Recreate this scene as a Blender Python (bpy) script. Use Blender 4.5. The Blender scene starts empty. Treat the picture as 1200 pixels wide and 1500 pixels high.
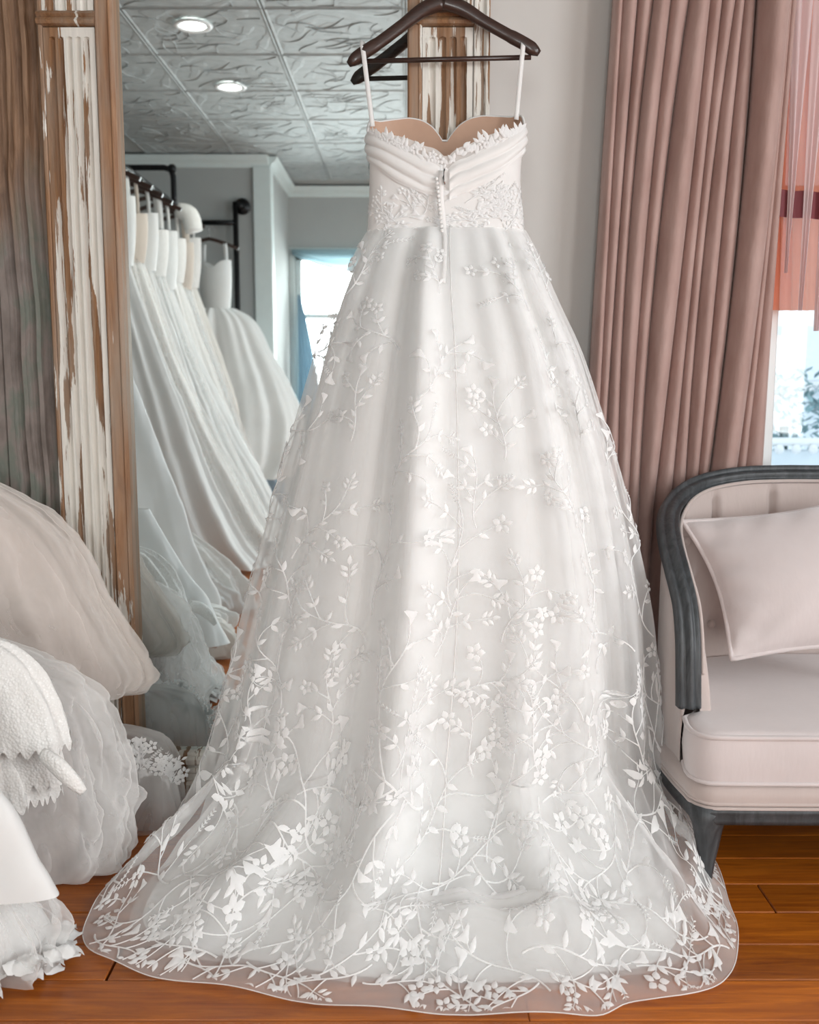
import bpy, math, random
import numpy as np
from mathutils import noise as mnoise

# ------------------------------------------------------------------ camera, world, light
S = bpy.context.scene
COL = S.collection
PI = math.pi
FPX, EYE = 1450.0, 1.055
PITCH = math.atan(195.0 / FPX)
cam_d = bpy.data.cameras.new('camera')
cam = bpy.data.objects.new('camera', cam_d)
COL.objects.link(cam)
cam.location = (0, 0, EYE)
cam.rotation_euler = (PI / 2 - PITCH, 0, 0)
cam_d.sensor_fit = 'VERTICAL'
cam_d.sensor_height = 36.0
cam_d.lens = 36.0 * FPX / 1500.0
cam_d.dof.use_dof = True
cam_d.dof.focus_distance = 2.15
cam_d.dof.aperture_fstop = 4.5
cam_d.clip_start = 0.05
S.camera = cam

S.view_settings.view_transform = 'Standard'
S.view_settings.look = 'None'
S.view_settings.gamma = 1.0
S.view_settings.use_curve_mapping = False
S.view_settings.exposure = 0.40
S.cycles.transparent_max_bounces = 32
S.cycles.max_bounces = 8
S.cycles.diffuse_bounces = 5
S.cycles.use_denoising = True

W = bpy.data.worlds.new('sky')
S.world = W
W.use_nodes = True
_bg = W.node_tree.nodes['Background']
_bg.inputs[0].default_value = (0.80, 0.91, 1.0, 1)
_bg.inputs[1].default_value = 1.2


def area(name, loc, rot, sx, sy, power, color):
    l = bpy.data.lights.new(name, 'AREA')
    l.shape = 'RECTANGLE'
    l.size, l.size_y = sx, sy
    l.energy = power
    l.color = color
    o = bpy.data.objects.new(name, l)
    COL.objects.link(o)
    o.location = loc
    o.rotation_euler = rot
    return o


# daylight at the windows: the alcove window behind the photographer and two unseen ones added for light on the
# right wall
area('alcove_window_daylight', (-0.40, -4.36, 1.40), (PI / 2, 0, 0), 1.25, 1.5, 100, (1.0, 0.985, 0.96))
area('added_window_daylight', (2.72, 0.35, 1.50), (0, PI / 2, 0), 1.7, 1.3, 44, (0.97, 0.985, 1.0))
area('added_window_daylight', (2.72, -1.75, 1.50), (0, PI / 2, 0), 1.7, 1.3, 66, (1.0, 0.975, 0.94))


# ------------------------------------------------------------------ pixels to points
def ray(px, py):
    u, v = (px - 600.0) / FPX, (750.0 - py) / FPX
    c, s = math.cos(PITCH), math.sin(PITCH)
    return (u, c + v * s, -s + v * c)


def P(px, py, Y):
    d = ray(px, py)
    t = Y / d[1]
    return (d[0] * t, Y, EYE + d[2] * t)


def F(px, py, z=0.0):
    d = ray(px, py)
    t = (z - EYE) / d[2]
    return (d[0] * t, d[1] * t, z)


# ------------------------------------------------------------------ building helpers
def mesh_obj(name, verts, faces, mat=None, parent=None, smooth=True, mats=None, fm=None):
    me = bpy.data.meshes.new(name)
    me.from_pydata([tuple(map(float, v)) for v in verts], [], [tuple(f) for f in faces])
    for m in (mats or ([mat] if mat else [])):
        me.materials.append(m)
    if fm is not None:
        me.polygons.foreach_set('material_index', list(fm))
    if smooth:
        me.polygons.foreach_set('use_smooth', [True] * len(me.polygons))
    me.update()
    o = bpy.data.objects.new(name, me)
    COL.objects.link(o)
    if parent:
        o.parent = parent
        off = origin(parent)
        if off != (0, 0, 0):
            for v in me.vertices:
                v.co.x -= off[0]; v.co.y -= off[1]; v.co.z -= off[2]
    return o


def origin(o):
    x = y = z = 0.0
    while o:
        x += o.location.x; y += o.location.y; z += o.location.z
        o = o.parent
    return (x, y, z)


def thing(name, label, cat, loc=(0, 0, 0), group=None):
    o = bpy.data.objects.new(name, None)
    COL.objects.link(o)
    o.location = loc
    o.empty_display_size = 0.1
    tag(o, label, cat, group)
    return o


def tag(o, label, cat, group=None):
    o['label'] = label
    o['category'] = cat
    if group:
        o['group'] = group
    return o


def struct(o, label=None, cat=None):
    o['kind'] = 'structure'
    if label:
        o['label'] = label
    if cat:
        o['category'] = cat
    return o


class MB:
    """collects simple shapes for one mesh"""

    def __init__(self):
        self.v, self.f = [], []

    def add(self, v, f):
        n = len(self.v)
        self.v += [tuple(p) for p in v]
        self.f += [tuple(i + n for i in q) for q in f]
        return self

    def box(self, a, b, c=0.0):
        """axis aligned box a..b with chamfer c"""
        x0, y0, z0 = [min(a[i], b[i]) for i in range(3)]
        x1, y1, z1 = [max(a[i], b[i]) for i in range(3)]
        if c <= 0:
            v = [(x, y, z) for x in (x0, x1) for y in (y0, y1) for z in (z0, z1)]
            f = [(0, 1, 3, 2), (4, 6, 7, 5), (0, 4, 5, 1), (2, 3, 7, 6), (0, 2, 6, 4), (1, 5, 7, 3)]
            return self.add(v, f)
        c = min(c, (x1 - x0) * .45, (y1 - y0) * .45, (z1 - z0) * .45)
        v, idx = [], {}
        for i, x in enumerate((x0, x1)):
            for j, y in enumerate((y0, y1)):
                for k, z in enumerate((z0, z1)):
                    sx, sy, sz = (1, -1)[i], (1, -1)[j], (1, -1)[k]
                    for ax in range(3):
                        idx[i, j, k, ax] = len(v)
                        v.append((x + (0 if ax == 0 else sx * c), y + (0 if ax == 1 else sy * c), z + (0 if ax == 2 else sz * c)))
        f = []
        for i in (0, 1):
            q = [idx[i, 0, 0, 0], idx[i, 1, 0, 0], idx[i, 1, 1, 0], idx[i, 0, 1, 0]]
            f.append(q if i else q[::-1])
            q = [idx[0, i, 0, 1], idx[0, i, 1, 1], idx[1, i, 1, 1], idx[1, i, 0, 1]]
            f.append(q if i else q[::-1])
            q = [idx[0, 0, i, 2], idx[1, 0, i, 2], idx[1, 1, i, 2], idx[0, 1, i, 2]]
            f.append(q if i else q[::-1])
        for i in (0, 1):
            for j in (0, 1):
                f.append([idx[i, j, 0, 0], idx[i, j, 1, 0], idx[i, j, 1, 1], idx[i, j, 0, 1]])
                f.append([idx[i, 0, j, 0], idx[i, 1, j, 0], idx[i, 1, j, 2], idx[i, 0, j, 2]])
                f.append([idx[0, i, j, 1], idx[1, i, j, 1], idx[1, i, j, 2], idx[0, i, j, 2]])
                for k in (0, 1):
                    f.append([idx[i, j, k, 0], idx[i, j, k, 1], idx[i, j, k, 2]])
        return self.add(v, f)

    def tube(self, pts, r, n=8, caps=True, flat=1.0, ref=(0, 0, 1)):
        rs = r if hasattr(r, '__len__') else [r] * len(pts)
        fr = frames(pts, ref)
        v, f = [], []
        for (p, T, N, B), q in zip(fr, rs):
            for k in range(n):
                a = 2 * PI * k / n
                v.append(p + N * (math.cos(a) * q) + B * (math.sin(a) * q * flat))
        m = len(pts)
        for i in range(m - 1):
            for k in range(n):
                f.append((i * n + k, i * n + (k + 1) % n, (i + 1) * n + (k + 1) % n, (i + 1) * n + k))
        if caps:
            f.append(tuple(range(n))[::-1])
            f.append(tuple((m - 1) * n + k for k in range(n)))
        return self.add(v, f)

    def sweep(self, pts, prof, ref=(0, 0, 1), closed_profile=True, scale=None, caps=True):
        """prof: list of (b, n): b along binormal, n along the reference-projected normal"""
        fr = frames(pts, ref)
        n = len(prof)
        v, f = [], []
        for i, (p, T, N, B) in enumerate(fr):
            s = scale[i] if scale is not None else 1.0
            for b, q in prof:
                v.append(p + B * (b * s) + N * (q * s))
        kk = n if closed_profile else n - 1
        for i in range(len(pts) - 1):
            for k in range(kk):
                f.append((i * n + k, i * n + (k + 1) % n, (i + 1) * n + (k + 1) % n, (i + 1) * n + k))
        if caps and closed_profile:
            f.append(tuple(range(n))[::-1])
            f.append(tuple((len(pts) - 1) * n + k for k in range(n)))
        return self.add(v, f)

    def ball(self, c, r, nu=8, nv=6):
        r = r if hasattr(r, '__len__') else (r, r, r)
        v = [(c[0], c[1], c[2] + r[2])]
        for j in range(1, nv):
            t = PI * j / nv
            for i in range(nu):
                a = 2 * PI * i / nu
                v.append((c[0] + r[0] * math.sin(t) * math.cos(a), c[1] + r[1] * math.sin(t) * math.sin(a), c[2] + r[2] * math.cos(t)))
        v.append((c[0], c[1], c[2] - r[2]))
        f = [(0, 1 + i, 1 + (i + 1) % nu) for i in range(nu)]
        for j in range(nv - 2):
            for i in range(nu):
                a = 1 + j * nu
                f.append((a + i, a + nu + i, a + nu + (i + 1) % nu, a + (i + 1) % nu))
        L = len(v) - 1
        a = 1 + (nv - 2) * nu
        f += [(a + (i + 1) % nu, a + i, L) for i in range(nu)]
        return self.add(v, f)

    def disc(self, c, r, n=24, up=1):
        v = [c] + [(c[0] + r * math.cos(2 * PI * i / n), c[1] + r * math.sin(2 * PI * i / n), c[2]) for i in range(n)]
        return self.add(v, [(0, 1 + i, 1 + (i + 1) % n)[::up] for i in range(n)])

    def build(self, name, mat, parent=None, smooth=False):
        return mesh_obj(name, self.v, self.f, mat, parent, smooth)


def frames(pts, ref):
    A = np.array(pts, float)
    T = np.gradient(A, axis=0)
    T /= np.linalg.norm(T, axis=1)[:, None] + 1e-12
    out = []
    ref = np.array(ref, float)
    last = None
    for p, t in zip(A, T):
        n = ref - t * ref.dot(t)
        if np.linalg.norm(n) < 1e-3:
            n = last if last is not None else np.array([1.0, 0, 0]) - t * t[0]
        n = n / (np.linalg.norm(n) + 1e-12)
        last = n
        out.append((p, t, n, np.cross(t, n)))
    return out


def smooth_path(pts, n):
    """Catmull-Rom through pts, n samples"""
    A = np.array(pts, float)
    d = np.r_[0, np.cumsum(np.linalg.norm(np.diff(A, axis=0), axis=1))]
    t = np.linspace(0, d[-1], n)
    return np.stack([hermite(d, A[:, k], t) for k in range(A.shape[1])], 1)


def hermite(x, y, t):
    x, y, t = np.asarray(x, float), np.asarray(y, float), np.asarray(t, float)
    m = np.gradient(y, x) if len(x) > 2 else np.full(len(x), (y[-1] - y[0]) / (x[-1] - x[0]))
    i = np.clip(np.searchsorted(x, t, side='right') - 1, 0, len(x) - 2)
    h = x[i + 1] - x[i]
    s = np.clip((t - x[i]) / h, 0, 1)
    return ((2 * s**3 - 3 * s**2 + 1) * y[i] + (s**3 - 2 * s**2 + s) * h * m[i]
            + (-2 * s**3 + 3 * s**2) * y[i + 1] + (s**3 - s**2) * h * m[i + 1])


def grid(name, X, mat, parent=None, wrap=False, smooth=True, flip=False):
    """X: array (nv, nu, 3)"""
    nv, nu = X.shape[:2]
    f = []
    for j in range(nv - 1):
        for i in range(nu if wrap else nu - 1):
            q = (j * nu + i, j * nu + (i + 1) % nu, (j + 1) * nu + (i + 1) % nu, (j + 1) * nu + i)
            f.append(q[::-1] if flip else q)
    return mesh_obj(name, X.reshape(-1, 3), f, mat, parent, smooth)


def copy_tree(o, loc=None):
    c = o.copy()
    COL.objects.link(c)
    if loc is not None:
        c.location = loc
    for ch in list(o.children):
        d = ch.copy(); COL.objects.link(d); d.parent = c
        for g in list(ch.children):
            e = g.copy(); COL.objects.link(e); e.parent = d
    return c


# ------------------------------------------------------------------ materials
class NT:
    def __init__(self, name):
        self.m = bpy.data.materials.new(name)
        self.m.use_nodes = True
        self.t = self.m.node_tree
        self.t.nodes.clear()
        self.out = self.t.nodes.new('ShaderNodeOutputMaterial')

    def n(self, kind, props=None, **inp):
        o = self.t.nodes.new('ShaderNode' + kind)
        for k, v in (props or {}).items():
            setattr(o, k, v)
        for k, v in inp.items():
            self.set(o, k.replace('_', ' '), v)
        return o

    def set(self, o, k, v):
        s = o.inputs[int(k)] if k.isdigit() else o.inputs[k]
        if isinstance(v, bpy.types.NodeSocket):
            self.t.links.new(v, s)
        elif isinstance(v, bpy.types.Node):
            self.t.links.new(v.outputs[0], s)
        else:
            if isinstance(v, (tuple, list)) and len(v) == 3 and s.type == 'RGBA':
                v = (*v, 1)
            s.default_value = v

    def coord(self, scale=(1, 1, 1), kind='Object', rot=(0, 0, 0)):
        tc = self.n('TexCoord')
        mp = self.n('Mapping', None, Vector=tc.outputs[kind], Scale=scale, Rotation=rot)
        return mp.outputs[0]

    def noise(self, vec, scale=5, detail=4, rough=.55, dist=0.0):
        return self.n('TexNoise', None, Vector=vec, Scale=scale, Detail=detail, Roughness=rough, Distortion=dist).outputs[0]

    def ramp(self, fac, stops):
        r = self.n('ValToRGB', None, Fac=fac)
        e = r.color_ramp.elements
        while len(e) < len(stops):
            e.new(0.5)
        for q, (p, c) in zip(e, stops):
            q.position = p
            q.color = (*c, 1) if len(c) == 3 else c
        return r.outputs[0]

    def math(self, op, a, b=0.0, clamp=False):
        m = self.n('Math', {'operation': op, 'use_clamp': clamp})
        self.set(m, '0', a); self.set(m, '1', b)
        return m.outputs[0]

    def mix(self, fac, a, b, blend='MIX'):
        m = self.n('MixRGB', {'blend_type': blend})
        self.set(m, '0', fac); self.set(m, '1', a); self.set(m, '2', b)
        return m.outputs[0]

    def bump(self, h, strength=.3, dist=.01):
        return self.n('Bump', None, Height=h, Strength=strength, Distance=dist).outputs[0]

    def done(self, sh):
        self.t.links.new(sh.outputs[0] if isinstance(sh, bpy.types.Node) else sh, self.out.inputs[0])
        return self.m


def plain(name, col, rough=.5, metal=0.0, noise=0.0, nscale=20, sheen=0.0, bump=0.0, spec=.5):
    t = NT(name)
    c = t.coord()
    base = col
    if noise:
        nz = t.noise(c, nscale)
        k = t.ramp(nz, [(.3, tuple(x * (1 - noise) for x in col)), (.7, tuple(min(1, x * (1 + noise)) for x in col))])
        base = k
    b = t.n('BsdfPrincipled', None, Base_Color=base, Roughness=rough, Metallic=metal)
    b.inputs['Specular IOR Level'].default_value = spec
    if sheen:
        b.inputs['Sheen Weight'].default_value = sheen
        b.inputs['Sheen Roughness'].default_value = .35
    if bump:
        t.set(b, 'Normal', t.bump(t.noise(c, nscale * 2), bump, .004))
    return t.done(b)


def cloth(name, col, trans=.35, rough=.55, weave=900, wr=.15, noise=.03, sheen=.25):
    """woven cloth: diffuse/satin on the front and some light let through"""
    t = NT(name)
    c = t.coord()
    k = t.ramp(t.noise(c, 6), [(.3, tuple(x * (1 - noise) for x in col)), (.7, tuple(min(.96, x * (1 + noise)) for x in col))])
    h = t.noise(t.coord((1, 1, .25)), 45, 3)
    bp = t.bump(h, wr, .01)
    b = t.n('BsdfPrincipled', None, Base_Color=k, Roughness=rough, Normal=bp)
    b.inputs['Sheen Weight'].default_value = sheen
    b.inputs['Specular IOR Level'].default_value = .25
    tr = t.n('BsdfTranslucent', None, Color=k)
    return t.done(t.n('MixShader', None, **{'0': trans, '1': b.outputs[0], '2': tr.outputs[0]}))


def tulle(name, col, alpha=.45, edge=.4, noise=.12, scale=(3, 3, 1.2)):
    """fine net: part of the light goes straight through, more thread is met at a grazing angle"""
    t = NT(name)
    lw = t.n('LayerWeight', None, Blend=.35).outputs['Facing']
    nz = t.noise(t.coord(scale), 3.5, 4, .6, .6)
    f = t.math('MULTIPLY_ADD', lw, edge)
    t.t.nodes[-1].inputs[2].default_value = alpha - noise * .5
    f = t.math('ADD', f, t.math('MULTIPLY', nz, noise), True)
    d = t.n('BsdfDiffuse', None, Color=col, Roughness=.6)
    tr = t.n('BsdfTranslucent', None, Color=col)
    body = t.n('MixShader', None, **{'0': .28, '1': d.outputs[0], '2': tr.outputs[0]})
    tp = t.n('BsdfTransparent', None, Color=(1, 1, 1))
    return t.done(t.n('MixShader', None, **{'0': f, '1': tp.outputs[0], '2': body.outputs[0]}))


def wood(name, dark, light, scale=(1, 1, 1), rough=.4, per_object=0.0, coat=0.0):
    t = NT(name)
    v = t.coord(scale)
    if per_object:
        oi = t.n('ObjectInfo')
        add = t.n('VectorMath', {'operation': 'ADD'})
        t.set(add, '0', v)
        cmb = t.n('CombineXYZ', None, X=t.math('MULTIPLY', oi.outputs['Random'], 37.0), Y=t.math('MULTIPLY', oi.outputs['Random'], 11.0))
        t.set(add, '1', cmb.outputs[0])
        v = add.outputs[0]
    g = t.noise(v, 3.0, 6, .65, 1.2)
    c = t.ramp(g, [(.3, dark), (.55, tuple((a + b) / 2 for a, b in zip(dark, light))), (.75, light)])
    if per_object:
        hs = t.n('HueSaturation', None, Color=c)
        t.set(hs, 'Value', t.math('MULTIPLY_ADD', oi.outputs['Random'], per_object))
        t.t.nodes[-1].inputs[2].default_value = 1 - per_object * .5
        c = hs.outputs[0]
    b = t.n('BsdfPrincipled', None, Base_Color=c, Roughness=rough, Normal=t.bump(g, .15, .003))
    b.inputs['Coat Weight'].default_value = coat
    b.inputs['Coat Roughness'].default_value = .15
    return t.done(b)


def peeling(name, centre=.5, lo=.46, woodc=((.16, .075, .032), (.36, .19, .09)), paint=(.80, .77, .71), xs=34, zs=2.1, seed=0.0, bias=None):
    """old varnished wood under flaking cream paint; flakes run along the grain"""
    t = NT(name)
    g = t.noise(t.coord((30, 30, 2.0)), 3.0, 6, .65, .8)
    wc = t.ramp(g, [(.3, woodc[0]), (.7, woodc[1])])
    gray = t.ramp(t.noise(t.coord((12, 12, 1.5)), 2.2, 4), [(.42, (0, 0, 0)), (.68, (.75, .75, .75))])
    wc = t.mix(gray, wc, (.34, .27, .21))
    tc = t.n('TexCoord')
    mp = t.n('Mapping', None, Vector=tc.outputs['Object'], Scale=(xs, 8, zs), Location=(seed, seed * .7, seed * .3))
    nz = t.noise(mp.outputs[0], 1.0, 7, .62, .25)
    if bias:
        sx = t.n('SeparateXYZ', None, Vector=tc.outputs['Object']).outputs[0]
        q = t.math('ABSOLUTE', t.math('MULTIPLY', t.math('SUBTRACT', sx, bias[0]), 1 / bias[1]))
        nz = t.math('ADD', nz, t.math('MULTIPLY', t.math('SUBTRACT', .75, q), bias[2]))
    m = t.ramp(nz, [(lo - .006, (0, 0, 0)), (lo + .006, (1, 1, 1))])
    pc = t.ramp(t.noise(t.coord((60, 60, 6)), 2, 4), [(.3, tuple(x * .86 for x in paint)), (.7, paint)])
    c = t.mix(m, wc, pc)
    h = t.math('ADD', t.math('MULTIPLY', m, 1.0), t.math('MULTIPLY', g, .35))
    b = t.n('BsdfPrincipled', None, Base_Color=c, Roughness=.55, Normal=t.bump(h, .5, .003))
    return t.done(b)


M = {}
M['gown_satin'] = cloth('ivory satin', (.93, .92, .905), .18, .45, wr=.05, sheen=.1)
M['gown_liner'] = cloth('gown liner', (.96, .95, .935), .14, .6, wr=.08)
M['gown_tulle'] = tulle('gown net', (.97, .97, .965), .23, .40, .08)
M['embroidery'] = cloth('white embroidery thread', (.95, .95, .945), .25, .5, wr=.2, sheen=.4)
M['cup'] = plain('tan cup lining', (.50, .31, .215), .5, noise=.05, sheen=.2)
M['hanger_wood'] = wood('dark hanger wood', (.022, .009, .006), (.060, .026, .017), (6, 30, 30), .35, coat=.3)
M['steel'] = plain('steel', (.6, .6, .6), .25, 1.0)
M['black_iron'] = plain('black iron pipe', (.012, .012, .013), .45, .6)
M['wall'] = plain('wall paint', (.60, .58, .555), .85, noise=.02, nscale=3, bump=.03)
M['gray_wall'] = plain('gray wall paint', (.40, .41, .40), .85, noise=.03, nscale=3)
M['trim'] = plain('pale trim paint', (.62, .68, .67), .5, noise=.02)
M['white_frame'] = plain('white window frame paint', (.85, .86, .86), .4)
M['plank'] = wood('fir floor board', (.23, .050, .004), (.56, .160, .010), (1.2, 16, 16), .36, per_object=.45, coat=.08)
M['subfloor'] = plain('dark joint', (.035, .015, .008), .9)
M['pilaster'] = peeling('peeling pilaster', lo=.47)
M['pilaster_mixed'] = peeling('half stripped pilaster', lo=.505, seed=1.9)
M['pilaster_bare'] = peeling('bare pilaster', lo=.62, seed=3.3)
M['strip'] = peeling('worn flat strip', lo=.63, woodc=((.22, .105, .05), (.40, .22, .115)), seed=7.7, xs=20)
M['velvet'] = None
M['sofa_cloth'] = cloth('blush upholstery', (.53, .445, .415), .0, .75, wr=.12, noise=.04, sheen=.5)
M['pillow_cloth'] = cloth('pale blush cushion cloth', (.635, .565, .555), .0, .7, wr=.10, noise=.04, sheen=.6)
M['sofa_wood'] = wood('gray washed wood', (.022, .025, .028), (.090, .098, .105), (14, 14, 2.5), .45)


def velvet():
    t = NT('dusty pink velvet')
    k = t.ramp(t.noise(t.coord((5, 5, 2)), 3, 5), [(.3, (.42, .270, .235)), (.7, (.53, .365, .325))])
    b = t.n('BsdfPrincipled', None, Base_Color=k, Roughness=.75, Normal=t.bump(t.noise(t.coord((9, 9, 3)), 4, 3), .15, .02))
    b.inputs['Sheen Weight'].default_value = .45
    b.inputs['Sheen Roughness'].default_value = .4
    b.inputs['Sheen Tint'].default_value = (.95, .84, .80, 1)
    tr = t.n('BsdfTranslucent', None, Color=(.60, .26, .22))
    return t.done(t.n('MixShader', None, **{'0': .10, '1': b.outputs[0], '2': tr.outputs[0]}))


M['velvet'] = velvet()


def mirror_mat():
    t = NT('old mirror glass')
    g = t.n('BsdfGlossy', None, Color=(.785, .87, .88), Roughness=.012)
    return t.done(g)


M['mirror'] = mirror_mat()


def glass_mat():
    t = NT('window glass')
    fr = t.n('Fresnel', None, IOR=1.45)
    tp = t.n('BsdfTransparent', None, Color=(.96, .98, .985))
    gl = t.n('BsdfGlossy', None, Roughness=.02)
    return t.done(t.n('MixShader', None, **{'0': fr.outputs[0], '1': tp.outputs[0], '2': gl.outputs[0]}))


M['glass'] = glass_mat()


def tin():
    t = NT('embossed tin ceiling panel')
    v = t.coord((1, 1, 1))
    sw = t.n('TexWave', {'wave_type': 'RINGS', 'rings_direction': 'Z'}, Vector=v, Scale=2.4, Distortion=9.0, Detail=2.0, Detail_Scale=1.6)
    h = t.ramp(sw.outputs[1], [(.45, (0, 0, 0)), (.75, (1, 1, 1))])
    n = t.noise(v, 14, 3)
    hh = t.math('ADD', h, t.math('MULTIPLY', n, .5))
    c = t.ramp(n, [(.35, (.36, .385, .385)), (.7, (.44, .47, .47))])
    b = t.n('BsdfPrincipled', None, Base_Color=c, Roughness=.62, Normal=t.bump(hh, .27, .010))
    return t.done(b)


M['tin'] = tin()


def emit(name, col, s):
    t = NT(name)
    return t.done(t.n('Emission', None, Color=(*col, 1), Strength=s))


# ------------------------------------------------------------------ the room
XL, XR, YB, YF, YA, H = -2.3, 2.62, 2.72, -3.0, -4.24, 2.755
MY = 2.43                      # plane of the mirror glass
BR = 0.185                     # right edge of the chimney breast that carries the mirror

floor = MB().box((XL, YA - .2, -.06), (XR, YB + .15, -.012)).build('floor', M['subfloor'])
struct(floor, 'orange brown fir board floor', 'floor')
rng = random.Random(4)
PW = .112
y = YA - .18
shared = {}
while y < YB + .1:
    x = XL - rng.uniform(0, 1.2)
    while x < XR:
        L = rng.choice((1.6, 2.2, 2.8))
        x0, x1 = max(x, XL), min(x + L, XR)
        if x1 - x0 > .1:
            key = round(x1 - x0, 2)
            if key not in shared:
                o = MB().box((-key / 2 + .001, .0012, -.02), (key / 2 - .001, PW - .0012, 0), .002).build('plank', M['plank'])
                shared[key] = o.data
            else:
                o = bpy.data.objects.new('plank', shared[key]); COL.objects.link(o)
            o.location = (x0 + key / 2, y, -rng.uniform(0, .0012))
            o.parent = floor
        x += L
    y += PW

# mirror wall, with the window opening at the right
WX0, WX1, WZ0, WZ1 = 0.955, 2.20, .62, 2.42
b = MB()
b.box((XL, YB, 0), (WX0, YB + .14, H)).box((WX1, YB, 0), (XR, YB + .14, H))
b.box((WX0, YB, 0), (WX1, YB + .14, WZ0)).box((WX0, YB, WZ1), (WX1, YB + .14, H))
b.box((-1.55, 2.455, 0), (BR, YB, H))
struct(b.build('wall_back', M['wall']), 'pale warm gray wall beside the mirror', 'wall')
bb = MB().box((BR, YB - .018, 0), (XR, YB, .13), .006).box((BR, YB - .024, .11), (XR, YB, .125), .004)
struct(bb.build('baseboard_back', M['white_frame']))

struct(MB().box((XL - .12, YA, 0), (XL, YB + .14, H)).build('wall_left', M['gray_wall']))
b = MB()
RW = [(-.35, 1.05), (-2.45, -1.05)]      # unseen right wall windows, added to bring in light (y0, y1)
ys = [YA] + sorted([q for w in RW for q in w]) + [YB + .14]
for i in range(0, len(ys), 2):
    b.box((XR, ys[i], 0), (XR + .12, ys[i + 1], H))
for y0, y1 in RW:
    b.box((XR, y0, 0), (XR + .12, y1, .6)).box((XR, y0, 2.4), (XR + .12, y1, H))
struct(b.build('wall_right', M['wall']))
b = MB().box((XL, YF - 1.4, 0), (-1.08, YF, H))
struct(b.build('wall_far', M['gray_wall']))
# alcove wall with its window
AX0, AX1, AZ0, AZ1 = -1.03, .30, .70, 2.17
b = MB().box((-1.08, YA - .14, 0), (AX0, YA, H)).box((AX1, YA - .14, 0), (XR + .12, YA, H))
b.box((AX0, YA - .14, 0), (AX1, YA, AZ0)).box((AX0, YA - .14, AZ1), (AX1, YA, H))
struct(b.build('wall_alcove', M['gray_wall']))

ceil = MB().box((XL - .12, YA - .2, H + .004), (XR + .12, YB + .14, H + .08)).build('ceiling', M['gray_wall'])
struct(ceil, 'gray embossed tin ceiling seen in the mirror', 'ceiling')
# embossed panels on a 0.66 m grid, each with a rolled rim and pressed scrolls
TS = .66


def tile_mesh():
    b = MB()
    h = TS / 2 - .0025
    prof = [(h, 0), (h, -.005), (h - .006, -.0075), (h - .016, -.003), (h - .022, -.003)]
    v, f = [], []
    for r, z in prof:
        v += [(-r, -r, z), (r, -r, z), (r, r, z), (-r, r, z)]
    for i in range(len(prof) - 1):
        for k in range(4):
            f.append((i * 4 + k, (i + 1) * 4 + k, (i + 1) * 4 + (k + 1) % 4, i * 4 + (k + 1) % 4))
    f.append(tuple((len(prof) - 1) * 4 + k for k in range(4))[::-1])
    b.add(v, f)
    rr = random.Random(9)
    for q in range(22):               # pressed flowing scrolls
        x, y, a_ = rr.uniform(-.24, .24), rr.uniform(-.24, .24), rr.uniform(0, 6.3)
        k0, k1 = rr.uniform(-14, 14), rr.uniform(-22, 22)
        pts = []
        for k in range(16):
            pts.append((max(-.30, min(.30, x)), max(-.30, min(.30, y)), -.0032))
            a_ += (k0 + (k1 - k0) * k / 15) * .018
            x += math.cos(a_) * .018; y += math.sin(a_) * .018
        b.tube(pts, [.0015 + .0030 * math.sin(PI * k / 15) for k in range(16)], 6, flat=.55)
    return b


t0 = None
nx = 0
for ix in range(-2, 4):
    for iy in range(-6, 3):
        cx, cy = -1.34 + TS * (ix + .5), -1.30 + TS * (iy + .5)
        if cx - TS / 2 < XL - .2 or cx + TS / 2 > XR + .3 or cy - TS / 2 < YA - .3 or cy > YB:
            continue
        if t0 is None:
            o = tile_mesh().build('ceiling_panel', M['tin'])
            t0 = o.data
        else:
            o = bpy.data.objects.new('ceiling_panel', t0); COL.objects.link(o)
        o.location = (cx, cy, H)
        o.rotation_euler = (0, 0, (nx * 7 % 4) * PI / 2)
        o.parent = ceil
        nx += 1

# crown moulding and corner trim of the far room
prof = [(0, 0), (.0, -.085), (.012, -.085), (.02, -.06), (.05, -.035), (.062, -.012), (.07, 0)]


def crown(name, a, b_, inward):
    bm = MB()
    v = []
    for p in (a, b_):
        for d, z in prof:
            v.append((p[0] + inward[0] * d, p[1] + inward[1] * d, H - .014 + z))
    n = len(prof)
    f = [(k, (k + 1) % n, n + (k + 1) % n, n + k) for k in range(n)] + [tuple(range(n)), tuple(range(n, 2 * n))]
    struct(bm.add(v, f).build(name, M['trim']))


crown('trim_1', (XL, YF, 0), (-1.08, YF, 0), (0, 1))
crown('trim_2', (-1.08, YA, 0), (XR, YA, 0), (0, 1))
crown('trim_3', (-1.08, YA, 0), (-1.08, YF, 0), (1, 0))
struct(MB().box((-1.20, YF, 0), (-1.06, YF + .022, H - .09), .006).box((-1.08, YF - .12, 0), (-1.06, YF + .02, H - .09), .006).build('trim_4', M['trim']), 'pale corner trim at the alcove', 'trim')


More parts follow.
